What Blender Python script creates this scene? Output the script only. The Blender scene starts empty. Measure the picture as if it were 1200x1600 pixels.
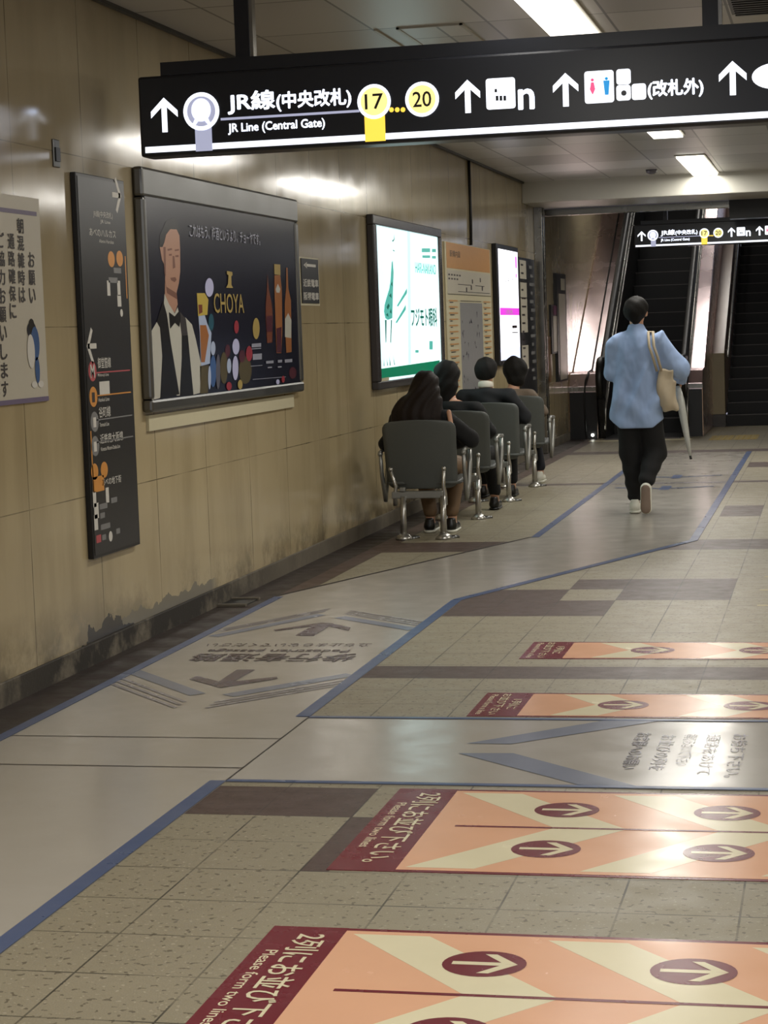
import bpy, math, random
import numpy as np
from mathutils import Vector, Matrix
random.seed(7)
S = bpy.context.scene
COL = S.collection

# ------------------------------------------------------------------ camera, world, exposure
FPX, EYE = 3100.0, 1.46
_vy = np.array([700, 306, FPX]); _vy /= np.linalg.norm(_vy)
_vx = np.array([1, .0142, -(700 + 306 * .0142) / FPX]); _vx /= np.linalg.norm(_vx)
_vz = np.cross(_vy, _vx)
if _vz[1] < 0: _vz = -_vz
cam_d = bpy.data.cameras.new('camera')
cam = bpy.data.objects.new('camera', cam_d); COL.objects.link(cam)
cam_d.sensor_fit = 'VERTICAL'; cam_d.sensor_height = 36; cam_d.lens = FPX / 1600 * 36
cam_d.clip_start = .05; cam_d.clip_end = 200
cam.matrix_world = Matrix(((_vx[0], _vx[1], -_vx[2], 0), (_vy[0], _vy[1], -_vy[2], 0), (_vz[0], _vz[1], -_vz[2], EYE), (0, 0, 0, 1)))
S.camera = cam
w = bpy.data.worlds.new('world'); S.world = w; w.use_nodes = True
w.node_tree.nodes['Background'].inputs[0].default_value = (.75, .82, 1, 1)
w.node_tree.nodes['Background'].inputs[1].default_value = .5
S.view_settings.view_transform = 'Standard'; S.view_settings.look = 'None'
S.view_settings.exposure = 0.0; S.view_settings.gamma = 1; S.view_settings.use_curve_mapping = False
LAMP_W = 56.0         # radiance of the ceiling lamp diffusers

# ------------------------------------------------------------------ measuring: a point of a known plane seen along a ray
def _ray(px, py):
    d = np.array([px - 600, 800 - py, FPX]); return d @ _vx, d @ _vy, d @ _vz
def F(px, py, z=0.0):
    r = _ray(px, py); t = (z - EYE) / r[2]; return r[0] * t, r[1] * t
def WX(px, py, x=-3.3):
    r = _ray(px, py); t = x / r[0]; return r[1] * t, EYE + r[2] * t
def WY(px, py, y):
    r = _ray(px, py); t = y / r[1]; return r[0] * t, EYE + r[2] * t

# ------------------------------------------------------------------ materials
def lin(c):
    return tuple((v / 255 / 12.92) if v / 255 <= .04045 else ((v / 255 + .055) / 1.055) ** 2.4 for v in c) + (1,)
class NT:
    def __init__(s, name):
        s.m = bpy.data.materials.new(name); s.m.use_nodes = True
        s.n = s.m.node_tree.nodes; s.l = s.m.node_tree.links; s.b = s.n['Principled BSDF']
        s.tc = s.n.new('ShaderNodeTexCoord'); s.sep = s.n.new('ShaderNodeSeparateXYZ'); s.l.new(s.tc.outputs['Object'], s.sep.inputs[0])
        s.x, s.y, s.z = s.sep.outputs; s.P = s.tc.outputs['Object']
    def put(s, sock, v):
        if hasattr(v, 'links'): s.l.new(v, sock)
        else: sock.default_value = v
    def math(s, op, a, b=0.0, c=None):
        n = s.n.new('ShaderNodeMath'); n.operation = op; s.put(n.inputs[0], a); s.put(n.inputs[1], b)
        if c is not None: s.put(n.inputs[2], c)
        return n.outputs[0]
    def noise(s, scale=5., detail=3., rough=.55, vec=None, sc3=None):
        v = vec or s.P
        if sc3:
            mp = s.n.new('ShaderNodeMapping'); s.l.new(v, mp.inputs[0]); mp.inputs['Scale'].default_value = sc3; v = mp.outputs[0]
        n = s.n.new('ShaderNodeTexNoise'); s.l.new(v, n.inputs['Vector']); n.inputs['Scale'].default_value = scale
        n.inputs['Detail'].default_value = detail; n.inputs['Roughness'].default_value = rough; return n.outputs['Fac']
    def ramp(s, fac, a, b, va=0.0, vb=1.0):
        n = s.n.new('ShaderNodeMapRange'); s.put(n.inputs[0], fac)
        for i, v in enumerate((a, b, va, vb)): n.inputs[i + 1].default_value = v
        return n.outputs[0]
    def mix(s, f, a, b, mode='MIX'):
        n = s.n.new('ShaderNodeMix'); n.data_type = 'RGBA'; n.blend_type = mode
        s.put(n.inputs[0], f); s.put(n.inputs[6], a); s.put(n.inputs[7], b); return n.outputs[2]
    def joint(s, coord, off, per, w):          # 1 on a joint line
        t = s.math('DIVIDE', s.math('SUBTRACT', coord, off), per)
        d = s.math('ABSOLUTE', s.math('SUBTRACT', s.math('FRACT', s.math('ADD', t, 100.5)), .5))
        return s.math('LESS_THAN', d, w / per)
    def bump(s, h, strength=.2, dist=.01):
        n = s.n.new('ShaderNodeBump'); n.inputs['Strength'].default_value = strength; n.inputs['Distance'].default_value = dist
        s.put(n.inputs['Height'], h); s.l.new(n.outputs[0], s.b.inputs['Normal'])
    def set(s, **k):
        for a, v in k.items(): s.put(s.b.inputs[{'col': 'Base Color', 'rough': 'Roughness', 'metal': 'Metallic', 'spec': 'Specular IOR Level', 'coat': 'Coat Weight', 'coatr': 'Coat Roughness'}[a]], v)
        return s

def simple(name, rgb, rough=.5, metal=0., var=.08, scale=20., coat=0., bump=0., spec=.5):
    t = NT(name); c = lin(rgb); f = t.noise(scale, 3)
    d = tuple(min(1, v * (1 - var)) for v in c[:3]) + (1,); u = tuple(min(1, v * (1 + var)) for v in c[:3]) + (1,)
    t.set(col=t.mix(f, d, u), rough=(t.ramp(f, .3, .7, max(0, rough - .04), rough + .04) if metal > .5 else rough), metal=metal, coat=coat, spec=spec)
    if bump: t.bump(f, bump, .004)
    return t.m
def emit(name, rgb, e, spec=.3):
    t = NT(name); c = lin(rgb); f = t.noise(3, 1)
    t.set(col=c, rough=.3, spec=spec)
    t.put(t.b.inputs['Emission Color'], t.mix(f, tuple(v * .97 for v in c[:3]) + (1,), c)); t.b.inputs['Emission Strength'].default_value = e
    return t.m

M = {}
# polished beige stone panels of the left wall: joints, vertical run marks, dirt along the foot
t = NT('wall_stone')
base = t.mix(t.noise(1.1, 5), lin((162, 146, 112)), lin((186, 171, 136)))
run = t.ramp(t.noise(1.0, 4, .6, sc3=(1, 3.2, .5)), .45, .75)
base = t.mix(t.math('MULTIPLY', run, .38), base, lin((112, 98, 68)))
blot = t.ramp(t.noise(2.6, 6, .65), .55, .75)
base = t.mix(t.ramp(t.z, 1.1, 2.6, 0, .5), base, lin((128, 121, 106)))  # upper wall greyed and darkened: partly staining, partly lighting painted into the colour
base = t.mix(t.math('MULTIPLY', blot, .18), base, lin((186, 174, 145)))
jt = t.math('MAXIMUM', t.joint(t.y, 7.77, .81, .004), t.joint(t.z, 2.295, .765, .0025))
jt = t.math('MULTIPLY', jt, t.ramp(t.noise(2.2, 3), .35, .6, .15, .75))
base = t.mix(jt, base, lin((62, 52, 38)))
foot = t.math('MULTIPLY', t.ramp(t.z, .1, .36, 1, 0), t.ramp(t.noise(2.0, 5, .7), .42, .56))
mould = t.math('MULTIPLY', t.math('LESS_THAN', t.math('ADD', t.z, t.math('MULTIPLY', t.math('ABSOLUTE', t.math('SUBTRACT', t.y, 8.6)), .38)), t.math('MULTIPLY', t.noise(6, 4), .42)), .9)
base = t.mix(t.math('MULTIPLY', foot, .65), base, lin((70, 62, 48)))
pl = t.math('MULTIPLY', t.math('LESS_THAN', t.math('ADD', t.z, t.math('MULTIPLY', t.noise(7, 4), .16)), .24), t.ramp(t.math('ABSOLUTE', t.math('SUBTRACT', t.y, 9.5)), .7, .8, 1, 0))
base = t.mix(pl, base, lin((118, 112, 96)))
base = t.mix(mould, base, lin((26, 22, 18)))
t.set(col=base, rough=t.ramp(t.noise(3, 4), .3, .7, .09, .17), spec=.4)
t.bump(t.noise(1.6, 2), .03, .006); M['wall'] = t.m
# concrete foot with damp black stains
t = NT('foot_concrete')
c = t.mix(t.noise(4, 5), lin((88, 80, 68)), lin((132, 124, 108)))
st = t.math('MULTIPLY', t.ramp(t.noise(2.4, 6, .7), .38, .52), t.ramp(t.math('ABSOLUTE', t.math('SUBTRACT', t.y, 9.0)), 1.0, 2.6, 1, .3))
t.set(col=t.mix(t.math('MULTIPLY', st, .9), c, lin((22, 18, 16))), rough=.7); t.bump(t.noise(60, 4), .3, .004); M['foot'] = t.m
t = NT('gutter_floor')
c = t.mix(t.noise(3, 6, .65), lin((22, 17, 14)), lin((60, 48, 42)))
t.set(col=c, rough=t.ramp(t.noise(6, 3), .3, .7, .4, .7)); t.bump(t.noise(50, 4), .25, .004); M['gutter'] = t.m
# terrazzo tiles 0.3 m
def terrazzo(name, a, b, chipd, chipl, fr):
    t = NT(name)
    c = t.mix(t.noise(260, 3, .6), lin(a), lin(b))
    c = t.mix(t.math('MULTIPLY', t.noise(1.3, 4), .35), c, lin(tuple(int(v * .8) for v in a)))
    ch = t.math('GREATER_THAN', t.noise(48, 2, .4), .645); c = t.mix(t.math('MULTIPLY', ch, .6), c, lin(chipd))
    cl = t.math('GREATER_THAN', t.noise(75, 1, .3, sc3=(1, 1, 1.3)), .70); c = t.mix(t.math('MULTIPLY', cl, .5), c, lin(chipl))
    j = t.math('MAXIMUM', t.joint(t.x, -1.741, .3, .0028), t.joint(t.y, 5.725, .3, .0032))
    j = t.math('MULTIPLY', j, t.ramp(t.noise(3.1, 3), .35, .6, .25, .85))
    c = t.mix(j, c, lin(tuple(int(v * .35) for v in a)))
    t.set(col=c, rough=t.ramp(t.noise(9, 3), .3, .7, .38, .5), spec=.45); t.bump(t.math('SUBTRACT', t.noise(180, 2), j), .12, .002)
    return t.m
M['tile'] = terrazzo('beige_terrazzo', (124, 117, 98), (164, 155, 131), (62, 54, 42), (178, 170, 150), .4)
M['dark'] = terrazzo('brown_terrazzo', (70, 54, 48), (92, 74, 66), (44, 34, 30), (110, 92, 82), .4)
def vinyl(name, rgb, rough=.18, var=.05, spec=.32):
    t = NT(name); c = lin(rgb); f = t.noise(2.2, 5, .6)
    c2 = t.mix(f, tuple(v * (1 - var) for v in c[:3]) + (1,), tuple(min(1, v * (1 + var)) for v in c[:3]) + (1,))
    sc = t.noise(3.0, 5, .6)
    t.set(col=t.mix(t.math('MULTIPLY', sc, .12), c2, lin((90, 84, 74))), rough=t.ramp(t.noise(5, 4), .3, .7, rough - .04, rough + .06), spec=spec)
    t.bump(t.noise(3.2, 2), .05, .01); return t.m
M['walk'] = vinyl('walkway_vinyl', (168, 163, 154), .2)
M['tape'] = vinyl('blue_tape', (66, 84, 122), .3)
M['bluegrey'] = vinyl('blue_grey_print', (120, 127, 144), .22)
M['plum'] = vinyl('plum_print', (74, 62, 76), .25)
M['palestripe'] = vinyl('grey_stripe_print', (140, 136, 140), .25)
M['red'] = vinyl('maroon_vinyl', (108, 26, 40), .26, spec=.2)
M['peach'] = vinyl('peach_vinyl', (223, 172, 138), .22, spec=.12)
M['cream'] = vinyl('cream_vinyl', (222, 213, 180), .22, spec=.12)
# ceiling panels
t = NT('ceiling_panel')
cell = t.n.new('ShaderNodeTexWhiteNoise'); cell.noise_dimensions = '2D'
cv = t.n.new('ShaderNodeCombineXYZ')
t.l.new(t.math('FLOOR', t.math('DIVIDE', t.math('ADD', t.x, 2.33), .61)), cv.inputs[0]); t.l.new(t.math('FLOOR', t.math('DIVIDE', t.math('SUBTRACT', t.y, 9.3), 1.03)), cv.inputs[1])
t.l.new(cv.outputs[0], cell.inputs['Vector'])
c = t.mix(cell.outputs['Value'], lin((160, 158, 154)), lin((196, 194, 190)))
j = t.math('MAXIMUM', t.joint(t.x, -2.33, .61, .007), t.joint(t.y, 9.3, 1.03, .009))
t.set(col=t.mix(t.math('MULTIPLY', j, .8), c, lin((40, 38, 34))), rough=.34, spec=.5); M['ceil'] = t.m
M['soffit'] = simple('grey_soffit_paint', (196, 184, 186), .6, var=.05, scale=2)
M['beam'] = simple('beam_paint', (176, 174, 164), .4, var=.05, scale=3)
M['steel'] = simple('brushed_steel', (150, 148, 142), .25, 1., .12, 8)
M['steeld'] = simple('aged_chrome_frame', (112, 112, 110), .36, 1., .2, 4)
M['chrome'] = simple('chrome', (176, 174, 168), .3, .85, .05)
M['silver'] = simple('silver_paint', (150, 150, 145), .35, .6, .06)
M['pinksteel'] = simple('mirror_steel_cladding', (236, 216, 218), .27, 1., .03, 2)
M['black'] = simple('black_panel', (16, 16, 18), .35, var=.1)
M['charcoal'] = simple('charcoal_panel', (34, 34, 36), .3, var=.08)
M['signblack'] = simple('sign_black', (32, 34, 40), .3, var=.02)
M['rubber'] = simple('black_rubber', (14, 14, 15), .45)
M['step'] = simple('dark_step_metal', (22, 22, 24), .5, .3, .2, 40)
M['nose'] = simple('step_nosing', (92, 88, 88), .45, .4, .3, 6)
M['stone'] = simple('beige_stone', (150, 138, 108), .35, var=.1, scale=6)
M['stonepink'] = simple('pinkish_stone_slope', (176, 152, 138), .3, var=.06, scale=5)
M['skirt'] = simple('dark_stone_skirting', (58, 54, 50), .4, var=.15)
M['creampanel'] = simple('cream_board', (196, 188, 158), .4, var=.04)
M['white'] = simple('white_print', (205, 202, 194), .4, var=.03)
M['greyprint'] = simple('grey_print', (120, 120, 120), .45, var=.05)
M['paper'] = simple('white_paper', (188, 182, 166), .35, var=.04, scale=5)
M['ink'] = simple('dark_ink', (44, 36, 34), .5)
M['chair'] = simple('grey_moulded_plastic', (82, 85, 82), .5, var=.05, scale=60, bump=.05)
M['purple'] = simple('purple_line', (104, 92, 120), .4)
M['orange'] = simple('orange_print', (206, 140, 62), .4)
M['orangebd'] = simple('orange_board_header', (190, 140, 84), .4)
M['redp'] = simple('red_print', (176, 78, 84), .4)
M['brownw'] = simple('brown_sign_edge', (108, 78, 40), .5)
M['magdull'] = simple('magenta_print', (108, 36, 84), .4)
M['skin'] = simple('skin', (196, 150, 122), .5, var=.05)
M['hair'] = simple('black_hair', (19, 17, 15), .7, var=.3, scale=90, bump=.5, spec=.25)
M['hairb'] = simple('dark_brown_hair', (30, 21, 17), .62, var=.3, scale=90, bump=.5, spec=.25)
M['suit'] = simple('black_suit_cloth', (17, 19, 24), .8, var=.15, scale=30)
M['blackcl'] = simple('black_knit_cloth', (15, 16, 18), .85, var=.15, scale=50)
M['trouser'] = simple('black_trouser_cloth', (12, 12, 14), .85, var=.15, scale=30)
M['navy'] = simple('navy_cloth', (22, 24, 34), .85, var=.1)
M['taupe'] = simple('taupe_cloth', (112, 98, 84), .8, var=.08, scale=30)
M['tan'] = simple('tan_stocking_cloth', (112, 88, 62), .7, var=.08)
M['shirtw'] = simple('white_collar_cloth', (210, 204, 190), .7)
M['whiteshoe'] = simple('white_sneaker_leather', (222, 222, 210), .5, var=.04)
M['sole'] = simple('brown_rubber_sole', (128, 110, 96), .6)
M['blackshoe'] = simple('black_shoe_leather', (14, 13, 13), .35)
M['canvas'] = simple('beige_canvas', (186, 172, 148), .8, var=.08, scale=12, bump=.1)
M['film'] = simple('white_plastic_cover', (188, 190, 184), .3, var=.12, scale=30, bump=.2)
t = NT('blue_shirt_cotton')
f = t.noise(2.4, 4, .6, sc3=(1, 1, .5))
t.set(col=t.mix(f, lin((136, 162, 206)), lin((172, 194, 230))), rough=.8)
t.bump(t.noise(5, 2, .5, sc3=(1.6, 1, .8)), .8, .06); M['shirt'] = t.m
# things that give off light
_pre = set(M)
M['lamp'] = emit('lamp_diffuser', (255, 250, 238), 3.0)
M['lampdim'] = emit('old_lamp_diffuser', (240, 226, 150), 1.6)
M['glow'] = emit('lit_white_print', (238, 244, 255), 1.5)
M['glowb'] = emit('lit_pale_print', (205, 212, 235), .75)
M['glowg'] = emit('lit_grey_print', (180, 184, 212), .75)
M['glowy'] = emit('lit_yellow_print', (255, 214, 80), 1.1)
M['glowpaley'] = emit('lit_pale_yellow_print', (250, 236, 150), 1.05)
M['glowpink'] = emit('lit_pink_print', (255, 90, 140), .8)
M['glowblue'] = emit('lit_blue_print', (40, 150, 220), .8)
M['box'] = emit('lightbox_face', (214, 242, 245), 1.0)
M['boxshade'] = emit('lightbox_seam_shadow', (186, 226, 236), 1.0)
M['teal'] = emit('lit_teal_print', (84, 178, 166), .6)
M['teald'] = emit('lit_dark_teal_print', (24, 112, 96), .35)
M['green'] = emit('lit_green_band', (12, 122, 88), .45)
M['screen'] = emit('display_face', (246, 246, 255), 1.7)
M['mag'] = emit('display_magenta', (210, 60, 205), 1.0)
M['lilac'] = emit('display_pale_blue', (205, 216, 245), 1.1)
M['dot'] = emit('indicator_lamp', (255, 255, 245), 14)
for _k in set(M) - _pre:
    if _k not in ('box', 'screen'): M[_k].cycles.emission_sampling = 'NONE'
def flat(name, rgb, rough=.25, var=.04): return simple(name, rgb, rough, 0, var, 12)
M['nightblue'] = NT('night_blue_print')  # printed picture ground
t = M['nightblue']; t.set(col=t.mix(t.ramp(t.z, 1.3, 2.1), lin((24, 24, 38)), lin((84, 90, 122))), rough=.22); M['nightblue'] = t.m
for k, c in dict(p_skin=(172, 132, 110), p_shadow=(120, 84, 70), p_white=(186, 184, 172), p_grey=(60, 56, 56), p_black=(15, 12, 12), p_gold=(168, 146, 84), p_amber=(154, 98, 54), p_brown=(116, 62, 40), p_yellow=(186, 164, 76), p_lilac=(186, 186, 220), p_blue=(62, 92, 140), p_light=(168, 180, 205), p_red=(150, 50, 60), p_teal=(38, 82, 98), p_olive=(84, 74, 46), p_dgrey=(88, 86, 96), p_dred=(80, 34, 44)).items(): M[k] = flat(k.replace('p_', 'poster_'), c)

# ------------------------------------------------------------------ mesh building
class MB:
    def __init__(s): s.v = []; s.f = []; s.mi = []; s.mats = []; s.cur = 0; s.sm = []; s.cuts = []
    def cut(s): s.cuts.append((len(s.v), len(s.f))); return s
    def build_parts(s, name, parent):
        cs = [c for c in s.cuts if c[1] > 0] ; cs = sorted(set([(0, 0)] + cs + [(len(s.v), len(s.f))]))
        for (v0, f0), (v1, f1) in zip(cs, cs[1:]):
            if f1 <= f0: continue
            q_ = MB(); q_.mats = list(s.mats); q_.v = s.v[v0:v1]; q_.f = [tuple(i - v0 for i in f) for f in s.f[f0:f1]]; q_.mi = s.mi[f0:f1]; q_.sm = s.sm[f0:f1]; q_.build(name, parent)
    def mat(s, m):
        if m not in s.mats: s.mats.append(m)
        s.cur = s.mats.index(m); return s
    def add(s, vs, fs, smooth=False):
        o = len(s.v); s.v += [tuple(v) for v in vs]
        for f in fs: s.f.append(tuple(i + o for i in f)); s.mi.append(s.cur); s.sm.append(smooth)
        return s
    def poly(s, pts): return s.add(pts, [tuple(range(len(pts)))])
    def box(s, x0, x1, y0, y1, z0, z1):
        v = [(x, y, z) for x in (x0, x1) for y in (y0, y1) for z in (z0, z1)]
        return s.add(v, [(0, 1, 3, 2), (4, 6, 7, 5), (0, 4, 5, 1), (2, 3, 7, 6), (0, 2, 6, 4), (1, 5, 7, 3)])
    def prism(s, pts, d):      # closed outline pushed along vector d
        n = len(pts); a = [Vector(p) for p in pts]; b = [p + Vector(d) for p in a]
        return s.add(a + b, [tuple(range(n))[::-1], tuple(range(n, 2 * n))] + [(i, (i + 1) % n, n + (i + 1) % n, n + i) for i in range(n)])
    def tube(s, pts, r, n=10, cap=True):
        pts = [Vector(p) for p in pts]; rs = r if isinstance(r, (list, tuple)) else [r] * len(pts)
        vs = []; fs = []; up = None
        for i, p in enumerate(pts):
            d = (pts[min(i + 1, len(pts) - 1)] - pts[max(i - 1, 0)]).normalized()
            if up is None: up = Vector((0, 0, 1)) if abs(d.z) < .9 else Vector((1, 0, 0))
            a = d.cross(up).normalized(); b = a.cross(d).normalized(); up = b
            vs += [p + (a * math.cos(2 * math.pi * k / n) + b * math.sin(2 * math.pi * k / n)) * rs[i] for k in range(n)]
        for i in range(len(pts) - 1):
            for k in range(n): fs.append((i * n + k, i * n + (k + 1) % n, (i + 1) * n + (k + 1) % n, (i + 1) * n + k))
        if cap: fs += [tuple(range(n))[::-1], tuple(range((len(pts) - 1) * n, len(pts) * n))]
        return s.add(vs, fs, True)
    def ball(s, c, r, n=12, m=8):
        rx, ry, rz = r if isinstance(r, (list, tuple)) else (r, r, r)
        vs = [(c[0], c[1], c[2] - rz)]; fs = []
        for i in range(1, m):
            a = math.pi * i / m
            for k in range(n): b = 2 * math.pi * k / n; vs.append((c[0] + rx * math.sin(a) * math.cos(b), c[1] + ry * math.sin(a) * math.sin(b), c[2] - rz * math.cos(a)))
        vs.append((c[0], c[1], c[2] + rz)); L = len(vs) - 1
        for k in range(n):
            k2 = (k + 1) % n; fs.append((0, 1 + k2, 1 + k)); fs.append((L, 1 + (m - 2) * n + k, 1 + (m - 2) * n + k2))
            for i in range(m - 2): fs.append((1 + i * n + k, 1 + i * n + k2, 1 + (i + 1) * n + k2, 1 + (i + 1) * n + k))
        return s.add(vs, fs, True)
    def text(s, body, o, ux, uy, w, h, bold=.012):
        s.cut()
        cu = bpy.data.curves.new('t', 'FONT'); cu.body = body; extra = (bold - .008) * 1.1 if bold > .008 else 0; cu.offset = min(bold, .006); cu.resolution_u = 3
        ob = bpy.data.objects.new('t', cu); COL.objects.link(ob)
        dg = bpy.context.evaluated_depsgraph_get(); me = bpy.data.meshes.new_from_object(ob.evaluated_get(dg), depsgraph=dg)
        bpy.data.objects.remove(ob)
        xs = [v.co.x for v in me.vertices]; ys = [v.co.y for v in me.vertices]
        x0, y0 = min(xs), min(ys); sx = w / (max(xs) - x0); sy = h / (max(ys) - y0)
        o = Vector(o); ux = Vector(ux); uy = Vector(uy)
        ex = max(0, extra); nn = ux.cross(uy).normalized()
        for q_, (a_, c_) in enumerate(((0, 0), (1, 0), (-1, 0), (0, 1), (0, -1), (.7, .7), (-.7, -.7)) if ex > .001 else ((0, 0),)):
            s.add([o + nn * (.00012 * q_) + ux * ((v.co.x - x0 + a_ * ex) * sx) + uy * ((v.co.y - y0 + c_ * ex) * sy) for v in me.vertices], [tuple(p.vertices) for p in me.polygons])
        bpy.data.meshes.remove(me); return s
    def build(s, name, parent=None, mat=None, bevel=0, loc=None):
        me = bpy.data.meshes.new(name)
        o = Vector(parent_origin(parent)) if parent else Vector(loc or (0, 0, 0))
        me.from_pydata([tuple(Vector(v) - o) for v in s.v], [], s.f)
        for m in (s.mats or [mat]): me.materials.append(M[m] if isinstance(m, str) else m)
        me.polygons.foreach_set('material_index', s.mi); me.polygons.foreach_set('use_smooth', s.sm); me.update()
        ob = bpy.data.objects.new(name, me); COL.objects.link(ob)
        if parent: ob.parent = parent
        else: ob.location = o
        if bevel:
            b = ob.modifiers.new('bevel', 'BEVEL'); b.width = bevel; b.segments = 2; b.limit_method = 'ANGLE'
        return ob
def parent_origin(p):
    o = Vector((0, 0, 0))
    while p is not None: o += p.location; p = p.parent
    return o
def tag(o, label=None, cat=None, group=None, kind=None):
    if label: o['label'] = label
    if cat: o['category'] = cat
    if group: o['group'] = group
    if kind: o['kind'] = kind
    return o
def empty(name, loc, label, cat, group=None):
    o = bpy.data.objects.new(name, None); COL.objects.link(o); o.location = loc; o.empty_display_size = .1
    return tag(o, label, cat, group)
def new(m): return MB().mat(m)

# ------------------------------------------------------------------ the hall
xs_ = [-3.3, -3.07, -2.941, -1.972, -1.441, -1.36, -1.14, -.841, -.541, -.27, 0, 3.4]
ys_ = [-1.5, 5.125, 5.725, 6.1, 8.09, 8.39, 9.87, 10.44, 10.56, 10.88, 11.31, 12.77, 13.36, 14.93, 15.8, 18.06, 18.26, 19.9, 20.6, 22.3, 22.75, 23.4, 27.9]
def zone(x, y):
    if x < -3.07: return 'gutter'
    if x < -2.941: return 'dark' if y > 10.56 else 'gutter'
    if 12.77 < y < 13.36 or 8.09 < y < 8.39: return 'dark'
    if 18.06 < y < 18.26 or 22.3 < y < 22.75: return 'dark'
    if 9.87 < y < 10.44 and x < -1.14 and x > -1.972: return 'dark'
    if 10.44 < y < 10.88 and x < -1.441 and x > -1.972: return 'dark'
    if 10.88 < y < 11.31 and -1.441 < x < -.541: return 'dark'
    if 10.44 < y < 10.88 and -1.14 < x < -.541: return 'dark'
    if 14.93 < y < 15.8 and -.841 < x < -.541: return 'dark'
    if 19.9 < y < 20.6 and x > -.841: return 'dark'
    if 5.725 < y < 6.1 and -1.972 < x < -1.441: return 'dark'
    if 5.125 < y < 5.725 and -1.441 < x < -1.36: return 'dark'
    return 'tile'
b = MB()
for i in range(len(xs_) - 1):
    for j in range(len(ys_) - 1):
        x0, x1, y0, y1 = xs_[i], xs_[i + 1], ys_[j], ys_[j + 1]
        b.mat(zone((x0 + x1) / 2, (y0 + y1) / 2)).poly([(x0, y0, 0), (x1, y0, 0), (x1, y1, 0), (x0, y1, 0)])
b.mat('tile').box(-3.3, 3.4, -1.5, 27.9, -.12, -.002)
tag(b.build('floor'), kind='structure')
b = new('wall').box(-3.5, -3.3, -1.5, 23.0, .1, 3.2)
b.box(-3.5, -3.3, 23.0, 36, .1, 7.2)
tag(b.build('wall_left'), kind='structure')
tag(new('wall').box(3.4, 3.6, -1.5, 27.9, 0, 3.2).build('wall_right'), kind='structure')
b = new('foot').box(-3.5, -3.288, -1.5, 36, -.01, .1); tag(b.build('baseboard_left', bevel=.004), kind='structure')
tag(new('ceil').box(-3.3, 3.4, -1.5, 21.8, 3.04, 3.2).build('ceiling'), kind='structure')
tag(new('beam').box(-3.3, 3.4, 21.8, 23.0, 2.81, 3.2).build('trim_1', bevel=.01), kind='structure')
# black strip put in for the shadow joint at the ceiling edge
tag(new('black').box(-3.298, -3.27, -1.5, 21.8, 3.022, 3.04).build('trim_2'), kind='structure')
# shutter guide and lintel at the opening
b = new('steel').box(-3.3, -3.205, 22.62, 22.70, 0, 2.81).box(-3.3, -3.205, 22.78, 22.86, 0, 2.81).box(-3.3, -3.25, 22.70, 22.78, 0, 2.81)
tag(b.build('trim_3', bevel=.004), kind='structure')
b = new('steel').box(-3.3, -1.12, 23.15, 23.3, 2.735, 2.81); tag(b.build('trim_4', bevel=.005), kind='structure')
tag(new('rubber').box(-1.12, 3.4, 23.02, 23.3, 2.60, 2.81).build('trim_5'), kind='structure')
# shaft behind: side wall, sloping soffit
tag(new('black').box(3.0, 3.2, 23.3, 36, 0, 7.2).build('wall_shaft'), kind='structure')
b = new('soffit').prism([(-3.3, 23.3, 2.81), (-3.3, 36, 7.2), (-3.3, 36, 7.4), (-3.3, 23.3, 3.2)], (6.4, 0, 0)); tag(b.build('ceiling_shaft'), kind='structure')
tag(new('black').box(-3.3, 3.2, 35.8, 36, 4, 7.3).build('wall_back'), kind='structure')

# lamps
def lamp(y0, y1, x0, x1, m, lab, z=3.04, e=None):
    o = empty('ceiling_light', ((x0 + x1) / 2, (y0 + y1) / 2, z), lab, 'ceiling light')
    new('white').box(x0 - .02, x1 + .02, y0 - .02, y1 + .02, z - .012, z - .001).build('frame', o, bevel=.003)
    new(m).box(x0, x1, y0, y1, z - .03, z - .0125).build('diffuser', o)
    ld = bpy.data.lights.new('tube_light', 'AREA'); ld.shape = 'RECTANGLE'; ld.size = x1 - x0; ld.size_y = y1 - y0; ld.energy = (e or 1.0) * LAMP_W * (y1 - y0) / 2.55; ld.color = (1.0, .965, .90)
    lo = bpy.data.objects.new('tube_light', ld); COL.objects.link(lo); lo.parent = o; lo.location = (0, 0, -.034)
    return o
lamp(8.62, 11.17, -1.455, -1.21, 'lamp', 'large bright fluorescent ceiling panel above the hanging sign')
lamp(14.6, 17.17, -1.455, -1.21, 'lamp', 'ceiling panel whose end peeks out just under the big hanging sign')
lamp(19.33, 21.9 - .12, -1.43, -1.175, 'lamp', 'bright fluorescent ceiling panel nearest the beam over the escalator')
lamp(2.6, 5.2, -1.455, -1.21, 'lamp', 'unseen fluorescent ceiling panel overhead before the frame begins')  # unseen panel continuing the lamp row, kept for its light
for y0 in (1.0, 7.0, 13.0, 19.0): lamp(y0, y0 + 2.5, 1.4, 1.65, 'lamp', 'added fill panel of the unseen right hand lamp row, %s' % {1.0: 'nearest', 7.0: 'second from the near end', 13.0: 'third from the near end', 19.0: 'farthest'}[y0])  # lamp row out of view, added as fill light for the hall
o = lamp(26.2, 28.2, -3.1, -2.8, 'lamp', 'lamp up inside the escalator shaft, left side', 3.85, .4)
o = lamp(27.0, 28.4, -1.8, -1.6, 'lamp', 'lamp up inside the escalator shaft over the divider', 4.0, .5)
o = lamp(31.2, 32.6, -1.8, -1.6, 'lamp', 'upper lamp inside the escalator shaft over the divider', 5.4, .7)

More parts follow.
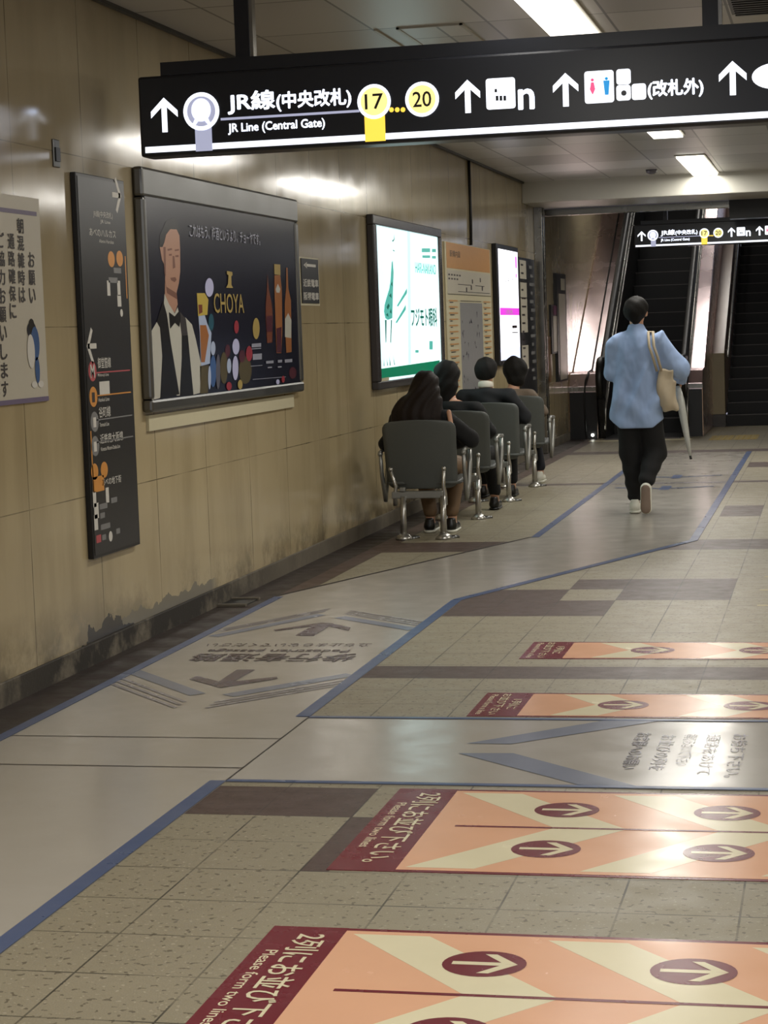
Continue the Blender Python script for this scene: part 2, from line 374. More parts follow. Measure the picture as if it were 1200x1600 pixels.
# ------------------------------------------------------------------ floor sheets
def sheet(b, pts, z0, th=.0012): return b.prism([(p[0], p[1], z0) for p in pts], (0, 0, th))
def strip(b, a, c, wd, z0, side=1, th=.0012):   # tape along a->c, width to one side
    a = Vector((a[0], a[1])); c = Vector((c[0], c[1])); d = (c - a).normalized(); n = Vector((-d.y, d.x)) * wd * side
    return sheet(b, [a, c, c + n, a + n], z0, th)
XR = 1.2
walk = empty('walkway_sheet', (-2.5, 8, 0), 'long pale grey walkway sheet edged in blue along the left wall', 'floor marking')
main = [(-3.07, -1), (-1.972, -1), (-1.972, 10.46), (-.895, 13.29), (-.886, 22.25), (-2.06, 22.25), (-2.06, 13.6), (-3.07, 10.62)]
sheet(new('walk'), main, .0003).build('sheet', walk)
for a, c, sd in (((-3.07, -1), (-3.07, 10.62), -1), ((-2.06, 13.6), (-2.06, 22.25), -1), ((-.895, 13.29), (-.886, 22.25), 1), ((-1.972, 10.46), (-.895, 13.29), 1), ((-1.972, 7.24), (-1.972, 10.46), 1), ((-1.972, -1), (-1.972, 6.16), 1)):
    wd = .055 if a[0] > -3 else .05
    strip(new('tape'), a, c, wd, .003, sd).build('border_tape', walk)
strip(new('ink'), (-3.07, 10.62), (-2.06, 13.6), .018, .003, 1).build('border_tape', walk)['label'] = 'thin dark edge line'
# pedestrian passage print
def FP(lst, z=.0): return [F(px, py) for px, py in lst]
def q(b, lst, z=.003): return b.poly([(F(px, py)[0], F(px, py)[1], z) for px, py in lst])
def arrow_floor(b, tip, back, z):            # outlined arrow pointing to tip along y
    x, y = tip; s = 1 if tip[1] > back[1] else -1
    return b
# near arrow (points towards the viewer's side) and far arrow, in floor metres
def chev_arrow(b, cx, ty, s, z=.0034):
    # tip at (cx,ty), arms and shaft run back in direction s
    b.poly([(cx, ty, z), (cx + .19, ty + s * .21, z), (cx + .19, ty + s * .37, z), (cx + .05, ty + s * .21, z), (cx + .05, ty + s * .42, z), (cx - .05, ty + s * .42, z), (cx - .05, ty + s * .21, z), (cx - .19, ty + s * .37, z), (cx - .19, ty + s * .21, z)])
b = new('plum')
for pts in ([(295.7, 1062), (308, 1057), (341.6, 1066), (370, 1047.3), (398.9, 1047.3), (365.4, 1065.7), (432.8, 1058.3), (434, 1061.5), (344.8, 1075.7)],): q(b, pts, .0034)
b.build('arrow', walk)
b = new('plum')
for pts in ([(427.7, 985), (502.9, 973.5), (516.6, 974.5), (547.8, 981.3), (545, 986.4), (514.3, 979.5), (490, 994.6), (461.6, 993.7), (486.8, 979.5), (430.5, 986.8)],): q(b, pts, .0034)
b.build('arrow', walk)
L = (-1, 0, 0); T = (0, -1, 0)
b = new('plum').text('歩行者通路', (-2.12, 8.69, .0038), L, T, .77, .21, .016); b.build_parts('lettering', walk)
b = new('plum').text('Pedestrian passage', (-2.19, 8.83, .0034), L, T, .68, .10, .01)
b.text('立ち止まらないでください', (-2.13, 8.99, .0034), L, T, .80, .10, .004); b.build_parts('lettering', walk)
def band(b, a, c, w, z=.003):
    a = Vector(a); c = Vector(c); d = (c - a).normalized(); n = Vector((-d.y, d.x)) * w / 2
    z += .00012 * (len(b.f) % 6)
    return b.poly([(p.x, p.y, z) for p in (a + n, c + n, c - n, a - n)])
b = new('bluegrey'); band(b, (-3.05, 8.23), (-2.565, 7.68), .075); band(b, (-2.43, 7.66), (-2.03, 8.16), .08); b.build('chevron_stripe', walk)
b = new('bluegrey'); band(b, (-2.98, 9.2), (-2.62, 9.93), .07); band(b, (-2.50, 9.84), (-2.02, 9.42), .075); b.build('chevron_stripe', walk)
b = new('palestripe')
for i in range(3):
    dd = .075 + .055 * i
    band(b, (-3.06 - .0, 8.17 - dd * 1.2), (-2.565, 7.6 - dd * 1.1), .02); band(b, (-2.44, 7.6 - dd * 1.1), (-2.03, 8.1 - dd * 1.1), .02)
    band(b, (-3.0, 9.27 + dd), (-2.63, 9.98 + dd * .9), .017); band(b, (-2.5, 9.9 + dd * .9), (-2.03, 9.48 + dd), .017)
b.build('thin_stripes', walk)
b = new('tape')
for (x, y) in ((-1.45, 18.82), (-1.455, 17.56)):
    b.poly([(x - .045, y - .2, .0034), (x + .045, y - .2, .0034), (x + .045, y + .2, .0034), (x - .045, y + .2, .0034)])
    band(b, (x - .45, y + .1), (x - .05, y - .06), .06, .0034); band(b, (x + .05, y - .06), (x + .42, y + .1), .06, .0034)
b.build('far_print', walk)
b = new('palestripe')
band(b, (-2.06, 18.1), (-.9, 18.1), .12); band(b, (-1.0, 19.3), (-.92, 17.0), .001)
b.build('cross_line', walk)
b = new('ink'); 
for y in (6.83, 6.35): b.poly([(-3.02, y, .003), (-1.972, y, .003), (-1.972, y + .008, .003), (-3.02, y + .008, .003)])
b.poly([(-1.976, 6.16, .003), (-1.971, 6.16, .003), (-1.971, 7.24, .003), (-1.976, 7.24, .003)])
b.build('seam_lines', walk)

side = empty('side_passage_sheet', (-.8, 6.7, 0), 'pale grey cross sheet with a large blue grey arrowhead between the queue mats', 'floor marking')
sheet(new('walk'), [(-1.970, 6.15), (XR, 6.15), (XR, 7.25), (-1.970, 7.25)], .0003).build('sheet', side)
strip(new('tape'), (-1.97, 6.15), (XR, 6.15), .03, .003, 1).build('border_tape', side)
strip(new('tape'), (-1.97, 7.25), (XR, 7.25), .03, .003, -1).build('border_tape', side)
b = new('bluegrey').poly([(-1.28, 6.79, .003), (-1.12, 6.79, .003), (-.64, 7.22, .003), (-.84, 7.22, .003)])
b.poly([(-1.28, 6.63, .003), (-1.09, 6.64, .003), (-.62, 6.18, .003), (-.80, 6.18, .003)]); b.build('arrowhead', side)
R90x = (0, -1, 0); R90y = (1, 0, 0)
b = new('plum').text('お客様へのお願い', (-.70, 7.0, .0034), R90x, R90y, .58, .055, .01)
b.text('お並びの列を', (-.61, 6.97, .0034), R90x, R90y, .56, .055, .004); b.text('横切らないで下さい', (-.53, 6.99, .0034), R90x, R90y, .5, .05, .002)
b.text('通路をあけて', (-.45, 6.98, .0034), R90x, R90y, .62, .05, .002); b.text('お待ち下さい。', (-.36, 7.0, .0034), R90x, R90y, .68, .055, .004)
b.build_parts('lettering', side)

def queue_mat(y0, y1, two, lab, xa=-1.37, pos=1.0):
    o = empty('queue_mat', (xa, y0, 0), lab, 'floor mat', 'queue mats laid side by side')
    hx = xa + .19
    new('red').box(xa, XR, y0, y1, .0004, .0014).build('backing', o)
    sheet(new('red'), [(xa, y0), (hx, y0), (hx, y1), (xa, y1)], .0015, .0004).build('header', o)
    mg = .02
    sheet(new('peach'), [(hx, y0 + mg), (XR, y0 + mg), (XR, y1 - mg), (hx, y1 - mg)], .0015, .0004).build('field', o)
    z = .0022; b = new('cream'); per = .478; mid = (y0 + y1) / 2 + (.02 if two else 0)
    n = 5
    for k in range(n):
        sx = hx + .022 + per * k
        if two:
            for s, ye in ((1, y1 - .045), (-1, y0 + .045)):
                wd = .19
                e = .345; lx = min(sx + e, XR - .02)
                b.poly([(sx, ye, z), (min(sx + wd, XR), ye, z), (min(sx + wd + e + .02, XR), mid + s * .004, z), (lx, mid + s * .004, z)])
        else:
            sx += .1
            b.poly([(sx, y1 - .03, z), (min(sx + .18, XR), y1 - .03, z), (min(sx + .34, XR), mid, z), (min(sx + .18, XR), y0 + .03, z), (sx, y0 + .03, z), (sx + .15, mid, z)])
    b.build('chevron_print', o)
    if two:
        sheet(new('red'), [(hx + .075, mid - .008), (XR, mid - .008), (XR, mid + .008), (hx + .075, mid + .008)], .0024, .0003).build('centre_line', o)
    rows = ((y0 + y1) / 2 + .237, (y0 + y1) / 2 - .215) if two else ((y0 + y1) / 2,)
    for cy in rows:
        for k in range(4):
            cx = -.802 + .478 * k + (0 if cy > mid - .3 and not two else 0)
            rx, ry = .098, .092
            d = new('red').poly([(cx + rx * math.cos(a), cy + ry * math.sin(a), .0027) for a in [2 * math.pi * i / 32 for i in range(32)]]).build('arrow_disc', o)
            t_ = .011; b = new('cream')
            b.poly([(cx - .075, cy - t_, .003), (cx + .05, cy - t_, .003), (cx + .05, cy + t_, .003), (cx - .075, cy + t_, .003)])
            for s in (1, -1): b.poly([(cx + .078, cy, .0032 + s * .0001), (cx + .02, cy + s * .068, .0032 + s * .0001), (cx - .008, cy + s * .068, .0032 + s * .0001), (cx + .047, cy, .0032 + s * .0001)])
            b.build('arrow', d)
    b = new('cream')
    if two:
        b.text('2列にお並び下さい。', (xa + .075, y1 - .06, .0022), R90x, R90y, (y1 - y0) * .85, .085, .012)
        b.text('Please form two lines', (xa + .032, y1 - .19, .0022), R90x, R90y, (y1 - y0) * .55, .032, .006)
    else:
        b.text('1列に', (xa + .125, mid + .10, .0022), R90x, R90y, .20, .042, .012)
        b.text('お並び下さい', (xa + .07, mid + .21, .0022), R90x, R90y, .42, .04, .01)
        b.text('Please form a line', (xa + .025, mid + .2, .0022), R90x, R90y, .40, .028, .006)
    b.build_parts('lettering', o)
    return o
queue_mat(3.68, 4.625, True, 'peach and cream two-lane queue mat nearest the camera')
queue_mat(5.14, 6.10, True, 'peach and cream two-lane queue mat touching the near edge of the grey cross sheet')
queue_mat(7.285, 7.765, False, 'narrow peach queue mat touching the far edge of the grey cross sheet')
queue_mat(8.58, 9.045, False, 'narrow peach queue mat beyond the dark tile band, farthest of the mats')
b = new('cream')
for i, (px, py) in enumerate(((1195, 901), (1187, 922), (1183, 946))):
    x, y = F(px, py); m = tag(new('glowpaley' if 0 else 'cream').box(x, x + .3, y - .02, y + .02, .0005, .0015).build('floor_strip', loc=(x, y, 0)), 'pale yellow strip on the floor at the right edge, %s of three' % ('farthest', 'middle', 'nearest')[i], 'floor marking', 'pale yellow strips on the floor')
hx_, hy_ = F(375, 942)
h = empty('drain_hatch', (-3.21, 10.36, 0), 'small black open drain hatch in the gutter by the wall', 'drain')
new('black').box(-3.285, -3.135, 10.27, 10.5, .001, .006).build('opening', h); new('foot').box(-3.295, -3.125, 10.24, 10.27, .001, .014).box(-3.295, -3.125, 10.5, 10.53, .001, .014).build('rim', h)

# ------------------------------------------------------------------ hanging signs
def hanging_sign(y, x0, zb, s, lab, full=True):
    X0, Z0, Y0 = -3.10, 2.30, 8.8
    def c(px, py):
        x, z = WY(px, py, Y0); z += .008 * (x + 3.1); return x0 + (x - X0) * s, zb + (z - Z0) * s
    def U(x): return x0 + (x - X0) * s
    def V(z): return zb + (z - Z0) * s
    o = empty('hanging_sign', (U(-1.55), y, zb), lab, 'sign')
    new('signblack').box(U(-3.10), U(0), y, y + .16 * s, V(2.30), V(2.665)).build('panel', o, bevel=.012 * s)
    new('signblack').box(U(-2.99), U(-.11), y + .01, y + .14 * s, V(2.665), V(2.725)).build('housing', o)
    for x in (-2.60, -.495):
        top = 3.04 if y < 21 else 3.2
        p = new('signblack').box(U(x) - .034 * s, U(x) + .034 * s, y + .03, y + .03 + .07 * s, V(2.725), top).build('post', o)
        if y < 21: new('steel').box(U(x) + .034 * s, U(x) + .05 * s, y + .035, y + .03 + .06 * s, V(2.73), top).build('conduit', o)
    fy = y - .002
    ux, uy = (1, 0, 0), (0, 0, 1)
    new('glow').box(U(-3.075), U(-.02), y - .003, y, V(2.318), V(2.345)).build('light_bar', o)
    b = new('glow')
    def rect(a, z0, bb, z1, d=0): return b.poly([(a, fy - d, z0), (bb, fy - d, z0), (bb, fy - d, z1), (a, fy - d, z1)])
    b_ar = new('glow')
    def arrow(px, py, hgt=56, wd=46):
        b = b_ar.cut()
        x, z = c(px, py); k = .0028 * s; H = hgt * k / 2; Wd = wd * k / 2; t_ = .013 * s
        b.poly([(x - t_, fy, z - H), (x + t_, fy, z - H), (x + t_, fy, z + H * .8), (x - t_, fy, z + H * .8)])
        for sg in (1, -1): b.poly([(x, fy, z + H), (x + sg * Wd, fy, z + H - Wd * .95), (x + sg * Wd, fy, z + H - Wd * .95 - .03 * s), (x, fy, z + H - .032 * s)])
    arrow(257, 180); arrow(731, 155, 52, 40); arrow(884, 146, 52, 40)
    if full: arrow(1145, 130, 52, 42)
    def ell(px, py, rx, ry, m, d=0, n=32):
        x, z = c(px, py); bb = new(m).poly([(x + rx * s * math.cos(2 * math.pi * i / n), fy - d, z + ry * s * math.sin(2 * math.pi * i / n)) for i in range(n)]); return bb
    def txt(body, p0, p1, hh, bold=.03):
        x, z = c(*p0); x1, _ = c(*p1); b.text(body, (x, fy, z), ux, uy, x1 - x, hh * s, bold)
    txt('JR線', (357, 180), (430, 172), .098, .028); txt('(中央改札)', (433, 176), (549, 168), .085, .032)
    txt('JR Line (Central Gate)', (357, 212), (508, 205), .05, .025)
    txt('n', (811, 176), (835, 175), .085, .022)
    txt('(改札外)', (1013, 162), (1099, 158), .078, .035)
    def bx(px0, py0, px1, py1, m='glow', d=0):
        x0_, z1_ = c(px0, py0); x1_, z0_ = c(px1, py1); bb = new(m)
        rc = .012 * s; bb.poly([(cx_ + rc * math.cos(a), fy - d, cz_ + rc * math.sin(a)) for cx_, cz_, a0 in ((x1_ - rc, z1_ - rc, 0), (x0_ + rc, z1_ - rc, 90), (x0_ + rc, z0_ + rc, 180), (x1_ - rc, z0_ + rc, 270)) for a in [math.radians(a0 + q_) for q_ in (0, 30, 60, 90)]] if x1_ - x0_ > 2 * rc else [(x0_, fy - d, z0_), (x1_, fy - d, z0_), (x1_, fy - d, z1_), (x0_, fy - d, z1_)]); return bb
    b.build_parts('lettering', o); b_ar.build_parts('arrow', o)
    i = bx(759, 128, 806, 174).build('pictogram', o)
    i.name = 'lift_pictogram'; bb = bx(773, 144, 777, 149, 'signblack', .001)
    for k in range(3): bb.mat('signblack'); x, z = c(777 + k * 6, 158); bb.poly([(x - .006 * s, fy - .001, z - .012 * s), (x + .006 * s, fy - .001, z - .012 * s), (x + .006 * s, fy - .001, z + .01 * s), (x - .006 * s, fy - .001, z + .01 * s)])
    bb.build('symbol', i)
    i = bx(913, 118, 960, 166).build('toilet_pictogram', o)
    x, z = c(926, 142); bb = new('glowpink').poly([(x - .012 * s, fy - .001, z - .01 * s), (x, fy - .001, z - .035 * s), (x + .012 * s, fy - .001, z - .01 * s), (x + .006 * s, fy - .001, z + .02 * s), (x - .006 * s, fy - .001, z + .02 * s)]); bb.ball((x, fy - .001, z + .03 * s), (.007 * s, .001, .007 * s))
    bb.build('woman_symbol', i)
    x, z = c(948, 140); bb = new('glowblue').poly([(x - .008 * s, fy - .001, z - .04 * s), (x + .008 * s, fy - .001, z - .04 * s), (x + .014 * s, fy - .001, z + .022 * s), (x - .014 * s, fy - .001, z + .022 * s)]); bb.ball((x, fy - .001, z + .03 * s), (.007 * s, .001, .007 * s))
    bb.build('man_symbol', i)
    bx(963, 115, 986, 138).build('small_pictogram', o); i = bx(963, 140, 986, 163).build('small_pictogram', o); bx(987, 138, 1010, 162).build('small_pictogram', o)
    x, z = c(975, 152); new('signblack').poly([(x + .012 * s * math.cos(a), fy - .001, z + .012 * s * math.sin(a)) for a in [2 * math.pi * k / 16 for k in range(16)]]).build('symbol', i)
    # grey line emblem
    x0_, z = c(345, 186); x1_, _ = c(562, 180); new('glowg').poly([(x0_, fy - .0005, z - .01 * s), (x1_, fy - .0005, z - .01 * s), (x1_, fy - .0005, z + .001 * s), (x0_, fy - .0005, z + .001 * s)]).build('line_bar', o)
    x, z = c(317, 178); new('glowg').poly([(x - .04 * s, y - .004, V(2.312)), (x + .04 * s, y - .004, V(2.312)), (x + .04 * s, y - .004, z - .06 * s), (x - .04 * s, y - .004, z - .06 * s)]).build('grey_band', o)
    d = ell(315, 175, .086, .086, 'glow', .003).build('emblem', o)
    bb = ell(315, 175, .068, .068, 'glowg', .004); bb.build('emblem_ring', d)
    x, z = c(315, 177); bb = new('glow').poly([(x + .046 * s * math.cos(a), fy - .005, z + .012 * s + .052 * s * math.sin(a)) for a in [2 * math.pi * k / 28 for k in range(28)]]); bb.poly([(x - .03 * s, fy - .0052, z - .025 * s), (x - .045 * s, fy - .0052, z - .055 * s), (x - .03 * s, fy - .0052, z - .055 * s), (x - .01 * s, fy - .0052, z - .03 * s)]).poly([(x + .03 * s, fy - .0052, z - .025 * s), (x + .045 * s, fy - .0052, z - .055 * s), (x + .03 * s, fy - .0052, z - .055 * s), (x + .01 * s, fy - .0052, z - .03 * s)]); bb.build('train_symbol', d)
    # platform number discs
    x, z = c(585, 163)
    new('glowy').poly([(x - .047 * s, y - .0045, V(2.312)), (x + .047 * s, y - .0045, V(2.312)), (x + .047 * s, y - .0045, z), (x - .047 * s, y - .0045, z)]).build('yellow_band', o)
    for px, py, nn in ((585, 162, '17'), (660, 159, '20')):
        d = ell(px, py, .077, .077, 'glow', .004).build('number_disc', o)
        ell(px, py, .062, .062, 'glowpaley', .005).build('disc_fill', d)
        x, z = c(px, py); new('ink').text(nn, (x - .042 * s, fy - .006, z - .034 * s), ux, uy, .084 * s, .068 * s, .01).build('number', d)
    bb = MB().mat('glowy')
    for px in (612, 621, 630):
        x, z = c(px, 175); bb.poly([(x + .011 * s * math.cos(a), fy - .001, z + .011 * s * math.sin(a)) for a in [2 * math.pi * k / 12 for k in range(12)]])
    bb.build('dots', o)
    if full: ell(1212, 127, .10, .055, 'glow', .001).build('oval_emblem', o)
    return o
hanging_sign(8.8, -3.10, 2.30, 1.0, 'long black lit direction sign hanging nearest, across the top of the corridor')
hanging_sign(23.9, -2.287, 2.347, .745, 'smaller black lit direction sign hanging far back in front of the escalator')

# ------------------------------------------------------------------ things on the left wall
UY, UZ = (0, 1, 0), (0, 0, 1)
def wp(px, py, x): y, z = WX(px, py, x); return (x, y, z)
def wq(b, pts, x): return b.poly([wp(p[0], p[1], x) for p in pts])
def wrect(b, y0, y1, z0, z1, x): return b.poly([(x, y0, z0), (x, y1, z0), (x, y1, z1), (x, y0, z1)])
def wtext(b, body, p0, p1, h, x, bold=.01):
    a = wp(p0[0], p0[1], x); c = wp(p1[0], p1[1], x); return b.text(body, a, UY, UZ, c[1] - a[1], h, bold)
# notice with purple rules at the left edge of the frame
o = empty('notice_poster', (-3.3, 7.75, 1.2), 'white notice with purple rules and vertical black writing at the left edge of the wall', 'poster')
new('paper').box(-3.299, -3.292, 7.3, 8.02, 1.215, 2.075).build('sheet', o)
new('purple').box(-3.292, -3.290, 7.3, 7.985, 2.0, 2.018).box(-3.292, -3.290, 7.3, 8.02, 1.215, 1.235).build('rules', o)
b = new('ink')
colsx = [(4.6, [(83, '協'), (112, '力'), (145, 'を'), (0, 0)])]
def vtext(b, chars, px, py0, py1, x=-3.2905, wch=.066, hch=.062, bold=.02):
    n = len(chars)
    for i, ch in enumerate(chars):
        py = py0 + (py1 - py0) * i / max(1, n - 1)
        p = wp(px + (py - 400) * .028, py, x)
        b.text(ch, (x, p[1] - wch / 2, p[2] - hch / 2), UY, UZ, wch, hch, bold)
vtext(b, 'お願い', 49, 406, 462); vtext(b, '朝混雑時は', 33, 353, 461); vtext(b, '通路確保に', 18, 377, 486); vtext(b, 'ご協力お願いします', 2, 375, 608)
b.build_parts('writing', o)
b = new('p_black'); a = wp(50, 524, -3.2905)
for m, cx, cz, ry, rz in (('navy', 0, -.06, .05, .045), ('p_blue', .03, -.13, .045, .09), ('white', -.02, -.17, .04, .09), ('p_blue', .04, -.27, .025, .07), ('white', .0, -.345, .03, .018), ('white', .07, -.345, .03, .018)):
    b.mat(m); dx = .0004 * (1 + ['navy', 'p_blue', 'white'].index(m)); b.poly([(-3.2905 + dx, a[1] + cx + ry * math.cos(t), a[2] + (cz + .03 + rz * math.sin(t)) * .8 + .045) for t in [2 * math.pi * k / 20 for k in range(20)]])
b.mat('p_black').poly([(-3.2898, a[1] + .0 + .03 * math.cos(t), a[2] + .04 + .03 * math.sin(t)) for t in [2 * math.pi * k / 20 for k in range(20)]])
b.build('bowing_figure_print', o)
# small dark plate
o = empty('wall_socket_plate', (-3.3, 8.25, 2.28), 'small dark metal plate high on the wall left of the hanging sign', 'wall plate')
new('steeld').box(-3.3, -3.29, 8.215, 8.285, 2.225, 2.345).build('plate', o, bevel=.003); new('black').box(-3.29, -3.284, 8.225, 8.275, 2.25, 2.31).build('recess', o)
# tall black direction board
o = empty('direction_board', (-3.3, 8.75, .47), 'tall narrow black direction board with arrows, line symbols and small white writing', 'sign')
new('black').box(-3.299, -3.272, 8.41, 9.03, .48, 2.216).build('frame', o, bevel=.003)
new('charcoal').box(-3.272, -3.270, 8.425, 9.02, .495, 2.2).build('face', o)
XF = -3.2695
def zz(b, px, py, body, w, h, bold=.005): p = wp(px, py, XF); b.text(body, p, UY, UZ, w, h, bold)
def warrow(b, py, px, sgn, x=XF, L_=.11):
    p = wp(px, py, x); y, z = p[1], p[2]
    b.poly([(x, y, z - .012), (x, y - sgn * L_, z - .012), (x, y - sgn * L_, z + .012), (x, y, z + .012)])
    for s in (1, -1): b.poly([(x, y + sgn * .012, z), (x, y - sgn * .05, z + s * .085), (x, y - sgn * .05 - sgn * .02, z + s * .07), (x, y - sgn * .022, z)])
b = new('white'); warrow(b, 306, 188, 1); b.build('right_arrow', o)
b = new('white'); warrow(b, 541, 137, -1); b.build('left_arrow', o)
b = new('white')
zz(b, 146, 340, 'JR線(中央改札)', .25, .035); zz(b, 157, 350, 'JR Line', .13, .02)
zz(b, 140, 368, 'あべのハルカス', .34, .035); zz(b, 155, 379, 'Abeno Harukas', .19, .016)
for py, t1, t2 in ((576, '御堂筋線', 'Midosuji Line'), (650+12, '阪堺電車', 'Hankai'), (662+36, '近鉄南大阪線', 'Kintetsu')): pass
zz(b, 153, 576, '御堂筋線', .17, .05); zz(b, 153, 590, 'Midosuji Line', .14, .018)
zz(b, 154, 628, 'Hankai Line', .14, .018)
zz(b, 155, 653, '谷町線', .15, .05); zz(b, 156, 667, 'Tanimachi Line', .12, .018)
zz(b, 157, 694, '近鉄南大阪線', .3, .045); zz(b, 158, 705, 'Kintetsu Minami-Osaka Line', .25, .018)
zz(b, 160, 760, 'あべの地下街', .25, .035); b.build('writing', o)
def disc(m, px, py, r, x=XF, nm='disc', par=None, ry=None):
    p = wp(px, py, x); return new(m).poly([(x, p[1] + (ry or r) * math.cos(t), p[2] + r * math.sin(t)) for t in [2 * math.pi * k / 24 for k in range(24)]]).build(nm, par)
for m, px, py, ltr in (('redp', 144.5, 580, 'M'), ('orange', 146, 620, ''), ('greyprint', 148, 659, ''), ('greyprint', 149, 697, '')):
    d = disc(m, px, py, .046, XF, 'line_symbol', o, .05); p = wp(px, py, XF + .0005)
    if ltr: new('white').text(ltr, (p[0], p[1] - .025, p[2] - .03), UY, UZ, .05, .06, .02).build('letter', d)
    else: wrect(new('white' if m != 'orange' else 'ink'), p[1] - .018, p[1] + .018, p[2] - .025, p[2] + .02, XF + .0005).build('tram_mark', d)
for m, py in (('redp', 581), ('orange', 617), ('greyprint', 655), ('greyprint', 690)):
    p = wp(151, py + 1, XF); wrect(new(m), p[1], 8.99, p[2] - .004, p[2] + .002, XF).build('line_bar', o)
for px, py in ((174, 405), (187, 404), (148, 737), (163, 734)): disc('orange', px, py, .037, XF, 'number_disc', o, .045)
b = new('orange'); p = wp(193, 390, XF); wrect(b, 8.99, 9.002, 1.66, 1.86, XF); wrect(b, 8.435, 8.447, .78, 1.06, XF); p = wp(146, 770, XF); wrect(b, p[1], p[1] + .14, p[2], p[2] + .07, XF); b.build('orange_marks', o)
b = new('white')
for px, py, w_, h_ in ((168, 462, .04, .07), (184, 462, .04, .07), (184, 479, .05, .055), (146, 793, .04, .07), (166, 786, .04, .07), (148, 811, .055, .07), (148, 829, .045, .07)):
    p = wp(px, py, XF); wrect(b, p[1], p[1] + w_, p[2], p[2] + h_, XF)
b.build('facility_pictograms', o)
disc('white', 190, 489, .018, XF, 'round_pictogram', o); disc('white', 173, 838, .024, XF, 'round_pictogram', o)
p = wp(151, 849, XF); wrect(new('redp'), p[1], p[1] + .06, p[2], p[2] + .035, XF).build('red_pictogram', o)
p = wp(156, 617, XF + .0004); wrect(new('white'), p[1], p[1] + .13, p[2], p[2] + .06, XF + .0004).build('name_plate', o)
b = new('greyprint')
for px, py, w_ in ((178, 430, .1), (170, 445, .12), (156, 800, .1), (174, 790, .08), (157, 814, .06), (158, 832, .12), (160, 848, .05), (182, 838, .05)): p = wp(px, py, XF); wrect(b, p[1], p[1] + w_, p[2] + .01, p[2] + .035, XF)
b.build('small_print', o)

# framed plum wine advertisement
o = empty('framed_advertisement', (-3.3, 10.75, 1.0), 'wide framed advertisement with a bartender, gold lettering and bottles on night blue', 'advertisement')
XA = -3.252
b = new('steeld').box(-3.299, -3.245, 9.22, 12.10, 2.155, 2.30).box(-3.299, -3.245, 9.22, 12.10, 1.105, 1.168).box(-3.299, -3.245, 9.22, 9.27, 1.168, 2.155).box(-3.299, -3.245, 12.02, 12.10, 1.168, 2.155)
b.build('frame', o, bevel=.014)
new('nightblue').box(-3.295, XA, 9.26, 12.03, 1.16, 2.16).build('picture', o)
XA += .0008
def Z7(u, v): return (216 + u / 5., 320 + v / 5.)
def Z6(u, v): return (280 + u / 6., 420 + v / 6.)
def art(m, pts, zf, d, nm):
    x = XA + d * .0006; return new(m).poly([wp(*zf(*p), x) for p in pts]).build(nm, o)
art('p_black', [(165, 340), (168, 240), (215, 130), (290, 95), (322, 170), (326, 250), (260, 260), (200, 420)], Z7, 0, 'printed_hair')
art('p_skin', [(217, 235), (250, 190), (300, 192), (322, 240), (327, 340), (328, 520), (318, 610), (300, 685), (308, 780), (285, 845), (240, 790), (208, 700), (210, 560), (200, 460), (185, 430), (168, 330), (190, 330), (205, 290)], Z7, 1, 'printed_face')
b = new('p_shadow')
for pts in ([(228, 345), (262, 338), (265, 352), (230, 360)], [(285, 350), (318, 345), (318, 358), (285, 362)], [(240, 385), (262, 382), (262, 398), (240, 398)], [(290, 395), (315, 392), (315, 408), (290, 408)], [(250, 570), (290, 565), (300, 585), (285, 605), (258, 590)], [(268, 400), (282, 400), (290, 490), (270, 500)], [(205, 560), (220, 640), (300, 690), (306, 740), (225, 690)], [(196, 330), (214, 330), (216, 560), (205, 540)]):
    b.poly([wp(*Z7(*p), XA + .0011) for p in pts])
b.build('printed_features', o)
art('p_white', [(205, 695), (240, 775), (285, 850), (308, 800), (330, 900), (345, 1100), (335, 1490), (300, 1490), (235, 1000), (200, 780)], Z7, 2, 'printed_shirt')
art('p_white', [(95, 1000), (145, 915), (190, 960), (195, 1380), (170, 1510), (108, 1525)], Z7, 2, 'printed_sleeve')
art('p_white', [(368, 880), (420, 935), (450, 1050), (492, 1250), (482, 1470), (425, 1485), (400, 1250), (370, 1050)], Z7, 2, 'printed_sleeve')
art('p_black', [(145, 915), (195, 750), (225, 860), (255, 1080), (322, 1480), (172, 1512), (188, 1180), (170, 960)], Z7, 3, 'printed_waistcoat')
art('p_grey', [(322, 830), (372, 890), (388, 1020), (340, 1020), (330, 940)], Z7, 3, 'printed_waistcoat_lapel')
art('p_black', [(340, 1020), (388, 1020), (405, 1200), (432, 1485), (325, 1490), (340, 1200)], Z7, 3, 'printed_waistcoat')
art('p_black', [(240, 838), (285, 872), (325, 822), (330, 900), (322, 955), (287, 922), (250, 968)], Z7, 4, 'printed_bow_tie')
def Z5(u, v): return Z7(u, v)
art('p_yellow', [(458, 690), (520, 690), (548, 740), (540, 860), (468, 870)], Z7, 2, 'printed_cocktail')
art('p_brown', [(470, 780), (500, 780), (502, 840), (475, 855)], Z7, 3, 'printed_cherry')
art('p_light', [(470, 870), (520, 860), (540, 930), (572, 1000), (560, 1240), (490, 1260), (480, 1000)], Z7, 2, 'printed_glass')
art('p_amber', [(482, 940), (530, 940), (552, 1020), (520, 1230), (492, 1230)], Z7, 3, 'printed_drink')
art('p_olive', [(482, 1260), (555, 1255), (545, 1470), (485, 1475)], Z7, 2, 'printed_table')
